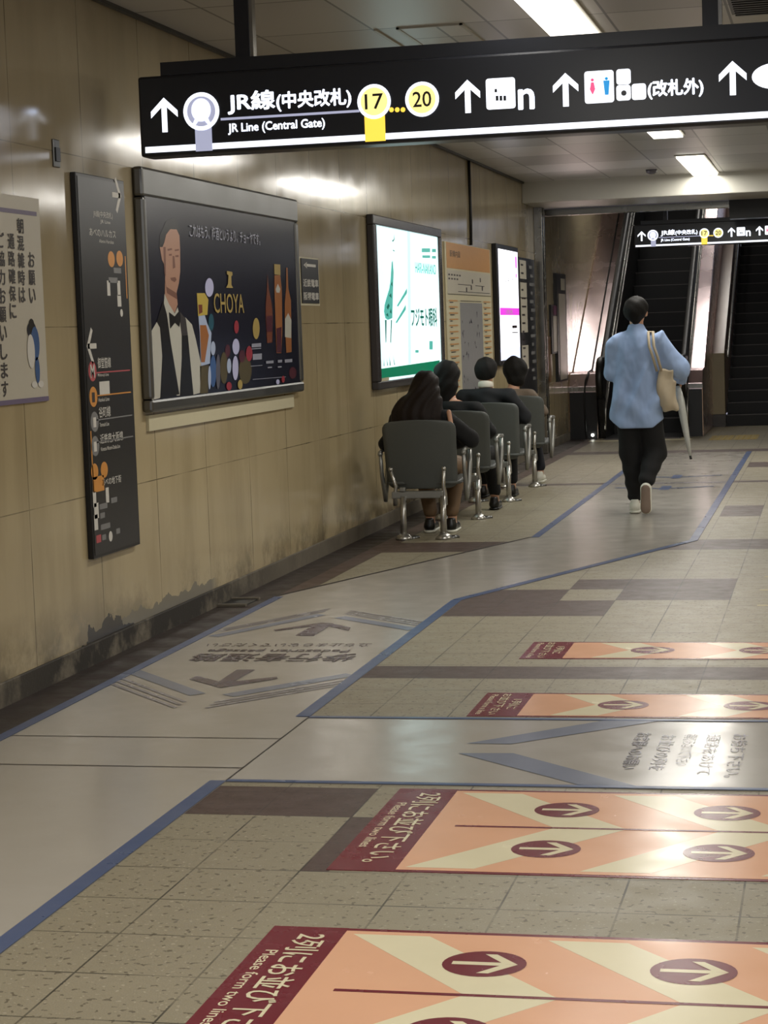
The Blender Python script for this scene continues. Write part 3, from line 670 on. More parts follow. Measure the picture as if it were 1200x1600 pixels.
bok = [('p_lilac', 283, 175, 40, 88), ('p_teal', 300, 500, 26, 80), ('p_red', 537, 545, 22, 62), ('p_lilac', 532, 730, 33, 75), ('p_gold', 722, 560, 32, 100), ('p_red', 657, 795, 30, 72), ('p_light', 468, 910, 20, 70), ('p_lilac', 527, 930, 28, 115), ('p_light', 318, 745, 22, 66), ('p_blue', 318, 960, 30, 150), ('p_light', 285, 1020, 14, 110), ('p_dgrey', 365, 965, 20, 165), ('p_gold', 572, 1085, 22, 45), ('p_red', 468, 1100, 25, 40), ('p_lilac', 925, 1060, 16, 24), ('p_red', 975, 1035, 15, 32), ('p_dred', 1065, 975, 34, 55), ('p_olive', 420, 930, 36, 150), ('p_dred', 455, 770, 24, 60), ('p_olive', 620, 950, 60, 130), ('p_dred', 590, 820, 30, 60)]
bok.sort(key=lambda r: r[0] not in ('p_olive', 'p_dred'))
for i, (m, u, v, ru, rv) in enumerate(bok):
    art(m, [(u + ru * math.cos(2 * math.pi * k / 20), v + rv * math.sin(2 * math.pi * k / 20)) for k in range(20)], Z6, 1 + i * .3, 'printed_light_spot')
for pts, m in (([(828, 40), (838, 180), (868, 330), (876, 440), (872, 690), (825, 697), (812, 450), (812, 330), (822, 200)], 'p_brown'), ([(893, 60), (948, 60), (962, 200), (967, 560), (957, 790), (913, 790), (903, 500), (893, 200)], 'p_amber'), ([(1004, -10), (1016, -10), (1023, 180), (1048, 300), (1054, 780), (1005, 788), (990, 500), (990, 320), (1003, 180)], 'p_amber')):
    art(m, pts, Z6, 2, 'printed_bottle')
art('p_gold', [(890, -45), (948, -40), (950, 60), (893, 52)], Z6, 3, 'printed_cap')
art('p_white', [(905, 190), (925, 140), (948, 190), (940, 225), (912, 222)], Z6, 3, 'printed_label')
art('p_white', [(992, 470), (1022, 415), (1052, 480), (1050, 650), (992, 640)], Z6, 3, 'printed_label')
art('p_dred', [(912, 560), (960, 545), (957, 785), (915, 785)], Z6, 3, 'printed_label')
art('p_dred', [(818, 440), (874, 440), (872, 590), (820, 590)], Z6, 3, 'printed_label')
XT = XA + .004
b = new('p_gold'); a = wp(*Z6(330, 415), XT); c_ = wp(*Z6(610, 415), XT); a2 = wp(*Z6(470, 235), XT)
b.text('CHOYA', (XT, a[1], a[2] + .0), UY, UZ, c_[1] - a[1], a2[2] - wp(*Z6(470, 418), XT)[2], .006)
b.poly([wp(*Z6(*p), XT) for p in [(448, 20), (498, 30), (500, 60), (488, 70), (490, 150), (505, 180), (440, 178), (458, 140), (462, 60), (448, 50)]])
b.build('brand_lettering', o)
b = new('p_dgrey'); a = wp(297, 374, XT); c_ = wp(407, 386, XT)
M['slog'] = flat('slogan_print', (150, 152, 165)); b = new('slog').text('これはもう、梅酒というより、チョーヤです。', (XT, a[1], 1.985), UY, UZ, c_[1] - a[1], .072, .006); b.build('slogan', o)
b = new('slog')
for u0, u1, v0, v1 in ((680, 768, 703, 738), (680, 768, 748, 756), (690, 775, 800, 855), (672, 780, 910, 916), (815, 885, 865, 890), (925, 965, 855, 880), (990, 1060, 850, 880), (830, 870, 920, 932), (925, 960, 915, 928), (690, 1000, 1035, 1040)):
    b.poly([wp(*Z6(*p), XT) for p in ((u0, v1), (u1, v1 - (u1 - u0) * .08), (u1, v0 - (u1 - u0) * .08), (u0, v0))])
b.build('fine_print', o)
o = tag(new('creampanel').box(-3.3, -3.285, 9.27, 11.98, 1.012, 1.09).build('cream_batten', loc=(-3.3, 10.6, 1.05)), 'long cream coloured batten on the wall under the bartender advertisement', 'panel')
# small black tram sign
o = empty('small_direction_sign', (-3.3, 12.5, 1.66), 'small black sign with a left arrow and two lines of white writing', 'sign')
new('creampanel').box(-3.3, -3.296, 12.27, 12.76, 1.645, 1.955).build('backing', o); new('black').box(-3.296, -3.29, 12.3, 12.73, 1.66, 1.945).build('plate', o)
b = new('white').text('近鉄電車', (-3.2895, 12.33, 1.765), UY, UZ, .38, .05, .02).text('阪堺電車', (-3.2895, 12.33, 1.68), UY, UZ, .38, .05, .02)
b.box(-3.2895, -3.289, 12.4, 12.66, 1.895, 1.912); b.poly([(-3.289, 12.35, 1.903), (-3.289, 12.44, 1.925), (-3.289, 12.42, 1.903), (-3.289, 12.44, 1.882)]); b.build('writing', o)

# giraffe lightbox
o = empty('lightbox_advertisement', (-3.3, 15.65, 1.03), 'glowing white lightbox with a teal giraffe and green lettering behind the first seat', 'advertisement')
b = new('steeld').box(-3.299, -3.245, 14.2, 16.80, 2.243, 2.316).box(-3.299, -3.245, 14.2, 16.80, 1.036, 1.095).box(-3.299, -3.245, 14.2, 14.31, 1.095, 2.243).box(-3.299, -3.245, 16.70, 16.80, 1.095, 2.243); b.mats = ['p_grey']; b.build('frame', o, bevel=.008)
new('box').box(-3.295, -3.262, 14.30, 16.71, 1.09, 2.248).build('lit_face', o)
XG = -3.2612
def gq(m, pts, nm, d=0): return new(m).poly([wp(p[0], p[1], XG + d) for p in pts]).build(nm, o)
gq('green', [(590, 577), (687, 563), (687, 580), (591, 592)], 'green_band')
gq('boxshade', [(636, 362), (641, 363), (642, 568), (638, 569)], 'seam_shadow')  # bluish shadow between the two panels, painted as a dimmer strip
gq('teal', [(613.5, 407), (615, 425), (614.5, 440), (614, 455), (613.5, 480), (613, 497), (606, 500), (602, 497), (600, 487), (601, 476), (604, 465), (608, 452), (610, 440), (611, 425), (612, 410)], 'giraffe_print', .0005)
b = new('teald')
for pts in ([(601.5, 500), (604, 500), (603.5, 535), (602.6, 535)], [(611, 500), (612.5, 500), (611, 535), (610, 535)], [(599.5, 572), (600, 560), (600.6, 572)], [(605, 571), (604.5, 560), (606.2, 571)], [(609, 571), (608.5, 558), (610.5, 571)], [(616, 570), (614.5, 556), (617, 570)], [(612.5, 376), (615.5, 374), (616, 366), (616.6, 374), (614, 378)], [(614, 392), (617.5, 393), (614.5, 390)], [(604, 480), (607, 474), (609, 478), (606, 484)], [(609, 488), (611, 482), (612, 490)], [(603, 492), (606, 489), (607, 495)], [(608, 462), (611, 458), (612, 466)], [(610.6, 444), (613, 440), (613.6, 448)]):
    b.poly([wp(p[0], p[1], XG + .001) for p in pts])
b.build('giraffe_markings', o)
b = new('teald'); a = wp(643, 511, XG + .001); e = wp(683, 508, XG + .001); b.text('フジモト眼科', a, UY, UZ, e[1] - a[1], .155, .02)
b.build('clinic_lettering', o)
b = new('teal'); a = wp(649, 426, XG + .001); e = wp(681, 426, XG + .001); b.text('HARI-NAKANO', a, UY, UZ, e[1] - a[1], .085, .01)
for (x0, y0, x1, y1) in ((659, 388, 672, 394), (675, 389, 681, 394), (660, 399, 672, 403), (675, 400, 681, 404), (649, 551, 654, 547), (671, 533, 676, 546)): b.poly([wp(p[0], p[1], XG + .001) for p in ((x0, y1), (x1, y1), (x1, y0), (x0, y0))])
for (x0, y0, x1, y1) in ((620, 478, 636, 450), (618, 504, 634, 476)): b.poly([wp(p[0], p[1], XG + .001) for p in ((x0, y0), (x0 + 2, y0 + 1), (x1, y1 + 8), (x1, y1))])
b.build('small_lettering', o)
gq('creampanel', [(592, 592), (608, 589), (608, 594), (592, 597)], 'maker_label', .001)
# cable above the map board
o = tag(new('rubber').tube([(-3.288, 18.48, 3.03), (-3.288, 18.5, 2.6), (-3.288, 18.47, 2.24)], .014).build('cable', loc=(-3.288, 18.48, 2.6)), 'black cable running down the wall from the ceiling to the station map', 'cable')
# station map board
o = empty('map_board', (-3.3, 18.3, .8), 'tall station map board with an orange header behind the seated people', 'notice board')
new('creampanel').box(-3.3, -3.285, 17.15, 19.5, .75, 2.23).build('board', o, bevel=.004)
new('orangebd').box(-3.285, -3.283, 17.2, 19.46, 2.0, 2.225).build('header', o)
new('paper').box(-3.285, -3.283, 17.2, 19.46, 1.78, 1.985).build('notice_panel', o)
new('greyprint').box(-3.285, -3.2835, 17.78, 18.95, .8, 1.70).build('map_picture', o); o2 = o
M['maplight'] = flat('map_pale_print', (150, 150, 150)); 
for ob in [c for c in o.children if c.name.startswith('map_picture')]: ob.data.materials[0] = M['maplight']
b = new('ink').text('駅構内図', (-3.2825, 17.35, 2.10), UY, UZ, .5, .06, .004)
for z, y0, y1 in ((1.86, 17.7, 18.4), (1.86, 18.6, 19.1), (1.795, 17.7, 19.4), (1.768, 17.2, 19.46), (1.712, 17.8, 18.9)): wrect(b, y0, y1, z, z + .006, -3.2825)
for k in range(9): wrect(b, 17.25 + .13 * (k % 5), 17.33 + .13 * (k % 5), 1.935 - .035 * (k // 5), 1.95 - .035 * (k // 5), -3.2825)
for y, z in ((18.42, 1.88), (18.85, 1.9), (18.1, 1.80), (18.35, 1.82), (18.95, 1.82)): wrect(b, y, y + .06, z, z + .04, -3.2825)
b.build('writing', o)
b = new('orangebd')
for k in range(17):
    z = 1.72 - .055 * k
    for y0, y1 in ((17.24, 17.66), (19.02, 19.42)): wrect(b, y0, y1, z - .012, z, -3.2825)
b.build('index_rows', o)
b = new('ink')
for k in range(17):
    z = 1.695 - .055 * k; wrect(b, 17.28, 17.28 + .1 + .2 * random.random(), z, z + .008, -3.2822); wrect(b, 19.06, 19.06 + .1 + .2 * random.random(), z, z + .008, -3.2822)
b.build('index_writing', o)
b = new('p_dgrey')
for k in range(26):
    y = 17.85 + random.random() * .95; z = .85 + random.random() * .75; a = random.random() * 3; l_ = .03 + .05 * random.random()
    b.poly([(-3.2828, y, z), (-3.2828, y + l_ * math.cos(a), z + l_ * math.sin(a)), (-3.2828, y + l_ * math.cos(a + .6), z + l_ * math.sin(a + .6))])
b.build('map_drawing', o)
# display screen
o = empty('digital_display', (-3.3, 20.5, 1.1), 'bright white digital display in a black case with a magenta band', 'display')
new('black').box(-3.299, -3.25, 19.68, 21.08, 1.08, 2.30).build('case', o, bevel=.006)
new('screen').box(-3.25, -3.247, 19.78, 21.02, 1.13, 2.25).build('screen', o)
b = new('mag'); wrect(b, 19.78, 21.02, 1.585, 1.66, -3.2465); b.build('magenta_band', o)
b = new('lilac'); wrect(b, 19.78, 21.02, 1.13, 1.25, -3.2465); b.build('pale_band', o)
b = new('ink').text('エキナカ', (-3.246, 20.15, 1.92), UY, UZ, .55, .05, .004); wrect(b, 20.5, 20.9, 1.40, 1.41, -3.246); wrect(b, 20.52, 20.85, 1.45, 1.48, -3.246); b.build('screen_text', o)
b = new('mag'); wrect(b, 20.85, 20.94, 2.08, 2.2, -3.246); wrect(b, 20.86, 20.93, 1.98, 2.02, -3.246); b.build('screen_logo', o)
b = new('white').text('改札', (-3.246, 20.15, 1.595), UY, UZ, .5, .05, .01); b.build('band_text', o)
# black information board by the shutter guide
o = empty('information_board', (-3.3, 22.0, .8), 'black information board with white notices just before the steel shutter guide', 'notice board')
new('charcoal').box(-3.299, -3.27, 21.25, 22.4, .7, 2.21).build('board', o, bevel=.003)
for z0, z1 in ((1.98, 2.18), (1.78, 1.94), (1.40, 1.77), (1.0, 1.26)): new('paper').box(-3.27, -3.267, 21.3, 21.75, z0, z1).build('notice', o)
b = new('greyprint')
for k in range(14): z = 2.1 - .095 * k; wrect(b, 21.95 + .08 * (k % 2), 22.18 + .06 * (k % 3), z, z + .035, -3.2665)
b.build('board_writing', o)
b = new('ink')
for k in range(12): z = 2.12 - .09 * k; wrect(b, 21.36, 21.48 + .2 * random.random(), z, z + .02, -3.2665)
b.build('notice_writing', o)
# boards beyond the shutter
def Zs(u, v): return (820 + u / 6.157, 380 + v / 6.157)
def farbox(nm, m, u0, v0, u1, v1, x, par, th=.01):
    a = wp(*Zs(u0, v1), x); c = wp(*Zs(u1, v0), x); return new(m).box(x - th, x, a[1], c[1], a[2], c[2]).build(nm, par)
a = wp(*Zs(265, 1070), -3.28)
o = empty('line_board', (-3.3, a[1] + .3, a[2]), 'small board with a purple head and black frame on the wall beyond the shutter guide', 'sign')
farbox('frame', 'black', 265, 595, 322, 1065, -3.27, o, .029); farbox('purple_head', 'magdull', 280, 605, 321, 690, -3.266, o, .004); farbox('sheet', 'paper', 284, 700, 321, 1045, -3.266, o, .004)
a = wp(*Zs(335, 1335), -3.27)
o = empty('tall_line_board', (-3.3, a[1] + .3, a[2]), 'tall narrow white board in a black frame on the wall just before the escalator', 'sign')
farbox('frame', 'black', 330, 300, 392, 1335, -3.26, o, .04); farbox('sheet', 'paper', 350, 345, 384, 450, -3.256, o, .004); farbox('sheet', 'paper', 350, 490, 388, 1315, -3.256, o, .004)
a = wp(*Zs(215, 1300), -3.29)
o = empty('ochre_post', (-3.3, a[1], a[2]), 'ochre yellow strip on the wall right behind the shutter guide', 'panel'); farbox('strip', 'brownw', 215, 900, 248, 1340, -3.28, o, .02)

# ceiling fittings
o = empty('ceiling_vent', (-.2, 10.2, 3.04), 'dark slatted air vent in the ceiling at the upper right corner', 'vent')
new('black').box(-.48, .1, 9.95, 10.55, 3.02, 3.04).build('backing', o)
for k in range(8): new('charcoal').box(-.46, .08, 9.99 + k * .07, 10.02 + k * .07, 3.005, 3.02).build('slat', o)
o = empty('ceiling_hatch', (-2.1, 10.7, 3.04), 'flush access hatch with thin pale rims in the ceiling above the hanging sign', 'hatch')
b = new('beam').box(-2.2, -2.185, 10.32, 11.2, 3.03, 3.04).box(-2.32, -2.305, 10.32, 11.2, 3.03, 3.04).box(-2.2, -1.85, 10.32, 10.335, 3.03, 3.04).box(-1.865, -1.85, 10.32, 11.2, 3.03, 3.04); b.build('rim', o); new('ceil').box(-2.185, -1.865, 10.335, 11.19, 3.034, 3.04).build('lid', o)
x, y = F(1018, 268, 3.02)
o = empty('smoke_detector', (x, y, 3.04), 'small round smoke detector on the far ceiling left of the last lamp', 'smoke detector')
new('p_dgrey').tube([(x, y, 3.04), (x, y, 3.01), (x, y, 2.995)], [.06, .055, .03], 20).build('body', o)

# ------------------------------------------------------------------ escalator and stairs
SL = .577
def incl(y0, z0, y): return z0 + SL * (y - y0)
def side_prism(m, prof, x0, x1): return new(m).prism([(x0, y, z) for y, z in prof], (x1 - x0, 0, 0))
esc = empty('escalator', (-2.3, 25.2, 0), 'dark escalator with mirror steel decks rising behind the walking person', 'escalator')
def deck(x0, x1, y0, nm):
    yb = y0 + .15; top = .93
    prof = [(y0, 0), (y0, .68), (y0 + .02, .70), (yb, .84), (yb + .35, .86), (33.5, .86 + SL * (33.5 - yb - .35)), (33.5, 0)]
    o = side_prism('pinksteel', prof, x0, x1).build(nm, esc, bevel=.01)
    b = new('black').box(x0 + .01, x1 - .01, y0 - .006, y0 + .01, 0, .60); b.build('front_panel', esc)
    new('steel').box(x0, x1, y0 - .012, y0, .615, .67).build('front_band', esc)
    return o
deck(-3.298, -2.93, 25.3, 'outer_deck'); deck(-1.80, -1.61, 25.45, 'outer_deck')
new('rubber').tube([(-3.08, 25.29, .02), (-3.1, 25.28, .5), (-3.08, 25.3, .74), (-3.05, 25.46, .86), (-3.05, 25.82, .875), (-3.05, 33, .875 + SL * 7.18)], .012, 6).build('deck_joint', esc)
def balus(xc, sd):
    w_ = .035
    y0 = 25.02; zt = .98
    arc = [(25.22 - .2 * math.cos(a), .76 + .22 * math.sin(a)) for a in [math.radians(v) for v in range(-60, 91, 15)]]
    prof = [(25.35, 0.0), (25.2, .3)] + arc + [(25.55, zt), (33.5, zt + SL * 7.95), (33.5, 0)]
    side_prism('black', prof, xc - w_, xc + w_).build('balustrade_panel', esc)
    hr = [(xc, 25.38, .50), (xc, 25.18, .54)] + [(xc, 25.22 - .24 * math.cos(a), .76 + .25 * math.sin(a)) for a in [math.radians(v) for v in range(-45, 91, 15)]] + [(xc, 25.55, 1.01), (xc, 33.5, 1.01 + SL * 7.95)]
    new('rubber').tube(hr, .045, 10).build('handrail', esc)
    for dz in (-.10, -.30):
        b = new('chrome'); b.tube([(xc + .045, 25.2, .12 if dz < -.2 else .2), (xc + .045, 25.28, .40 + .2 * (dz + .3)), (xc + .045, 25.6, .98 + dz - .1), (xc + .045, 26.0, 1.01 + dz + SL * .4), (xc + .045, 33.5, 1.01 + dz + SL * 7.95)], .012, 6)
        b.build('trim_rail', esc)
balus(-2.87, 1); balus(-1.84, 1)
tag(new('charcoal').box(-2.83, -1.88, 25.1, 26.25, 0, .012).build('landing_plate', esc))
new('nose').box(-2.83, -1.88, 25.06, 25.1, 0, .013).build('landing_edge', esc)
b = MB()
for k in range(1, 26):
    y = 26.25 + .346 * (k - 1); z = .2 * k
    st_ = new('step').box(-2.83, -1.88, y, y + .36, z - .25, z).build('step', esc)
    if k < 20: new('nose').box(-2.83, -1.88, y - .003, y + .012, z - .006, z + .002).build('nosing', st_)
d_ = new('dot').ball((-3.0, 25.26, .055), .018).build('indicator_light', esc)
pier = tag(side_prism('stonepink', [(27.6, .17), (27.6, 1.0), (33.5, 1.0 + .47 * 5.9), (33.5, .17)], -1.68, -1.45).build('wall_divider'), kind='structure')
b = new('stone').box(-1.685, -1.445, 27.585, 27.75, .17, 1.01); b.prism([(-1.78, 26.9, .12), (-1.78, 27.5, .12), (-1.78, 27.5, .95), (-1.78, 27.15, .95), (-1.78, 26.95, .72), (-1.78, 26.9, .6)], (.1, 0, 0)); tag(b.build('trim_6', bevel=.006), kind='structure')
b = new('skirt').box(-1.79, -1.44, 27.57, 27.76, 0, .17).box(-1.79, -1.67, 26.89, 27.57, 0, .12); tag(b.build('trim_7'), kind='structure')
hr = empty('stair_handrail', (-1.40, 27.7, .9), 'thin bright metal handrail on the left edge of the dark stairs', 'handrail')
new('chrome').tube([(-1.40, 27.62, .96), (-1.40, 27.72, 1.0), (-1.40, 33.4, 1.0 + .47 * 5.68)], .02, 8).build('rail', hr)
for y in (28.0, 30.0, 32.0): new('chrome').tube([(-1.45, y, 1.02 + .47 * (y - 27.72) - .1), (-1.41, y, 1.0 + .47 * (y - 27.72) - .1), (-1.40, y, 1.0 + .47 * (y - 27.72))], .01, 6).build('bracket', hr)
b = empty('staircase', (-.2, 27.7, 0), 'wide black stone staircase beside the escalator', 'staircase')
for k in range(1, 19):
    y = 27.7 + .33 * (k - 1); z = .155 * k
    s_ = new('step').box(-1.44, 2.99, y, y + .35, max(0, z - .3), z).build('step', b)
    new('nose').box(-1.44, 2.99, y - .004, y + .02, z - .006, z + .003).build('nosing', s_)
M['tact'] = simple('yellow_tactile_tile', (168, 146, 78), .5, var=.08)
for i, (x, y) in enumerate(((-1.5, 24.55), (-1.2, 24.55))):
    o = new('tact').box(x, x + .29, y, y + .9, .0005, .004)
    for u in range(4):
        for v in range(10): o.box(x + .03 + .07 * u, x + .055 + .07 * u, y + .03 + .087 * v, y + .09 + .087 * v, .004, .007)
    tag(o.build('tactile_tile', loc=(x, y, 0)), ('left' if i == 0 else 'right') + ' of the two yellow tactile tiles on the floor before the stairs', 'floor tile', 'yellow tactile tiles')
o = tag(new('creampanel').box(-3.0, -1.72, 24.75, 24.98, .0005, .003).build('threshold_strip', loc=(-2.4, 24.8, 0)), 'pale threshold strip across the floor in front of the escalator', 'floor strip')

# ------------------------------------------------------------------ smooth bodies: distance fields turned into one continuous skin
def V3(p): return np.array(p, dtype=np.float32)
def sdf(name, parent, mat, prims, h=.009, k=.02, cuts=(), disp=None, hollow=None):
    lo = np.full(3, 9e9); hi = -lo
    for p in prims:
        if p[0] == 'c':
            r = max(p[3], p[4]); sc = p[5] if len(p) > 5 else (1, 1, 1)
            for e in (p[1], p[2]): lo = np.minimum(lo, V3(e) - r * V3(sc)); hi = np.maximum(hi, V3(e) + r * V3(sc))
        else: lo = np.minimum(lo, V3(p[1]) - V3(p[2])); hi = np.maximum(hi, V3(p[1]) + V3(p[2]))
    lo -= .03 + k; hi += .03 + k
    ax = [np.arange(lo[i], hi[i] + h, h, dtype=np.float32) for i in range(3)]
    X, Y, Z = np.meshgrid(*ax, indexing='ij'); P = np.stack([X, Y, Z], -1)
    D = None
    for p in prims:
        if p[0] == 'c':
            sc = V3(p[5]) if len(p) > 5 else V3((1, 1, 1)); m = (V3(p[1]) + V3(p[2])) / 2
            a = (V3(p[1]) - m) / sc; b_ = (V3(p[2]) - m) / sc; Q = (P - m) / sc
            ba = b_ - a; L_ = max(1e-9, float(ba @ ba)); t = np.clip(((Q - a) @ ba) / L_, 0, 1)
            d = (np.linalg.norm(Q - a - t[..., None] * ba, axis=-1) - (p[3] + (p[4] - p[3]) * t)) * float(sc.min())
        elif p[0] == 'e':
            r = V3(p[2]); q_ = np.linalg.norm((P - V3(p[1])) / r, axis=-1); d = (q_ - 1) * float(r.min()) * (1.0 + .0 * q_)
        else:
            rr = p[3]; Q = np.abs(P - V3(p[1])) - (V3(p[2]) - rr); d = np.linalg.norm(np.maximum(Q, 0), axis=-1) + np.minimum(Q.max(-1), 0) - rr
        if D is None: D = d
        else:
            hh = np.clip(.5 + .5 * (d - D) / k, 0, 1); D = d * (1 - hh) + D * hh - k * hh * (1 - hh)
    if disp is not None: D = D + disp(X, Y, Z).astype(np.float32)
    for c0, n in cuts:
        n = V3(n) / np.linalg.norm(n); D = np.maximum(D, (P - V3(c0)) @ n)
    if hollow is not None: D = np.maximum(D, -(D + hollow))
    ins = D < 0; ins[0] = ins[-1] = False; ins[:, 0] = ins[:, -1] = False; ins[:, :, 0] = ins[:, :, -1] = False
    nx, ny, nz = D.shape
    cnt = np.zeros((nx - 1, ny - 1, nz - 1), np.int8)
    for dx in (0, 1):
        for dy in (0, 1):
            for dz in (0, 1): cnt += ins[dx:nx - 1 + dx, dy:ny - 1 + dy, dz:nz - 1 + dz]
    act = (cnt > 0) & (cnt < 8); idx = -np.ones(act.shape, np.int64); ids = np.argwhere(act); idx[act] = np.arange(len(ids))
    acc = np.zeros((len(ids), 3)); num = np.zeros(len(ids))
    I, J, K = ids.T
    cor = [(0, 0, 0), (1, 0, 0), (0, 1, 0), (1, 1, 0), (0, 0, 1), (1, 0, 1), (0, 1, 1), (1, 1, 1)]
    for a in range(8):
        for c in range(a + 1, 8):
            if sum(abs(cor[a][i] - cor[c][i]) for i in range(3)) != 1: continue
            ia = ins[I + cor[a][0], J + cor[a][1], K + cor[a][2]]; ic = ins[I + cor[c][0], J + cor[c][1], K + cor[c][2]]
            va = D[I + cor[a][0], J + cor[a][1], K + cor[a][2]]; vc = D[I + cor[c][0], J + cor[c][1], K + cor[c][2]]
            m = ia != ic; t = np.clip(np.where(m, va / np.where(m, va - vc, 1), 0), 0, 1)
            pt = np.array(cor[a])[None] + t[:, None] * (np.array(cor[c]) - np.array(cor[a]))[None]
            acc[m] += pt[m]; num[m] += 1
    vs = lo + (ids + acc / np.maximum(num, 1)[:, None]) * h
    fs = []
    for axn in range(3):
        a1, a2 = [(1, 2), (2, 0), (0, 1)][axn]
        sl0 = [slice(None)] * 3; sl1 = [slice(None)] * 3; sl0[axn] = slice(0, -1); sl1[axn] = slice(1, None)
        e0 = ins[tuple(sl0)]; e1 = ins[tuple(sl1)]
        E = np.argwhere(e0 != e1); E = E[(E[:, a1] > 0) & (E[:, a2] > 0) & (E[:, a1] < D.shape[a1] - 1) & (E[:, a2] < D.shape[a2] - 1)]
        flip = e0[tuple(E.T)]
        def g(o1, o2):
            q_ = E.copy(); q_[:, a1] -= o1; q_[:, a2] -= o2; return idx[tuple(q_.T)]
        quad = np.stack([g(1, 1), g(0, 1), g(0, 0), g(1, 0)], 1)
        quad[~flip] = quad[~flip][:, ::-1]; fs.append(quad)
    fs = np.concatenate(fs); fs = fs[(fs >= 0).all(1)]
    me = bpy.data.meshes.new(name); me.from_pydata(vs.tolist(), [], fs.tolist())
    me.polygons.foreach_set('use_smooth', [True] * len(me.polygons)); me.materials.append(M[mat]); me.update()
    ob = bpy.data.objects.new(name, me); COL.objects.link(ob); ob.parent = parent
    sm = ob.modifiers.new('smooth', 'SMOOTH'); sm.factor = .5; sm.iterations = 2
    return ob

def hand(p, d, up, side_):
    """palm at p pointing along d; fingers curl towards -up; side_ gives the thumb side"""
    p = V3(p); d = V3(d) / np.linalg.norm(d); up = V3(up) / np.linalg.norm(up); s = np.cross(d, up) * side_
    out = [('c', p, p + d * .05, .024, .022, (1, 1, 1))]
    for i, ln in enumerate((.062, .07, .066, .052)):
        b0 = p + d * .065 + s * (.027 - .018 * i); b1 = b0 + d * ln * .5 - up * .012; b2 = b1 + d * ln * .25 - up * ln * .45
        out += [('c', b0 - d * .015, b1, .0095, .009), ('c', b1, b2, .009, .008)]
    t0 = p + s * .022 + d * .01; t1 = t0 + s * .022 + d * .03 - up * .01; t2 = t1 + d * .03 - up * .014
    return out + [('c', t0, t1, .011, .01), ('c', t1, t2, .01, .009)]
def head(c, ws=1.0):
    x, y, z = c
    return [('e', (x, y, z + .015), (.074 * ws, .092, .092)), ('e', (x, y + .03, z - .05), (.055 * ws, .06, .058)), ('c', (x, y + .085, z + .005), (x, y + .105, z - .025), .009, .014),
            ('e', (x - .075 * ws, y, z - .015), (.012, .02, .03)), ('e', (x + .075 * ws, y, z - .015), (.012, .02, .03)), ('c', (x - .022, y + .083, z - .058), (x + .022, y + .083, z - .058), .008, .008), ('c', (x - .04, y + .083, z + .022), (x + .04, y + .083, z + .022), .009, .009)]

# ------------------------------------------------------------------ the walking person
mx, my = -1.46, 15.3
man = empty('person', (mx, my, .004), 'person walking away in a loose light blue shirt, black trousers and white sneakers', 'person')
pr = head((0, .02, 1.545)) + [('c', (0, 0, 1.34), (0, .012, 1.5), .055, .05), ('c', (0, 0, 1.22), (0, 0, .92), .13, .12, (1, .65, 1)), ('c', (-.14, 0, 1.3), (.14, 0, 1.3), .05, .05),
    ('c', (-.165, 0, 1.3), (-.185, .03, 1.06), .045, .038), ('c', (-.185, .03, 1.06), (-.12, .27, 1.02), .037, .026), ('c', (.17, 0, 1.3), (.32, .02, 1.09), .045, .038), ('c', (.32, .02, 1.09), (.30, .20, .99), .037, .027),
    ('c', (-.075, 0, .85), (-.075, .03, .47), .08, .055), ('c', (-.075, .03, .47), (-.04, 0, .1), .052, .035), ('c', (.08, 0, .85), (.11, .05, .46), .08, .055), ('c', (.11, .05, .46), (.065, -.19, .2), .052, .035),
    ('c', (-.04, 0, .06), (-.04, .14, .035), .034, .03), ('c', (.065, -.2, .2), (.065, -.225, .06), .034, .03)]
pr += hand((-.12, .27, 1.02), (.4, .8, -.1), (0, 0, 1), 1) + hand((.30, .19, .985), (-.1, .7, -.4), (1, 0, .2), 1)
sdf('body', man, 'skin', pr, .0085, .014)
sdf('hair', man, 'hair', [('e', (0, .005, 1.578), (.092, .104, .084)), ('e', (-.008, -.03, 1.545), (.085, .078, .086)), ('c', (0, -.045, 1.48), (0, -.05, 1.45), .035, .02)], .008, .02,
    cuts=[((0, .085, 1.55), (0, 1, -.5))], disp=lambda x, y, z: .003 * np.sin(55 * x + 20 * z) * np.sin(50 * y + 45 * z))
def folds(x, y, z):
    edge = np.clip((z - .70) * 6, .25, 1)
    d = .010 * np.exp(-((x - (.16 - (1.30 - z) * .42)) / .022) ** 2) * np.clip((z - .78) * 6, 0, 1) * -1.6 + .008 * np.sin(46 * (x * .86 - z * .5) + .6 * np.sin(6 * z)) * np.clip((1.25 - z) * 2.5, 0, 1)
    d += .009 * np.sin(30 * z + 25 * x + 3 * np.sin(9 * x)) * np.clip((.95 - z) * 3, 0, 1) * .7 + .007 * np.sin(38 * x + 4 * np.sin(4 * z))
    return d * edge * .95 + .006 * np.sin(22 * x + 14 * z + 2 * np.sin(8 * z))
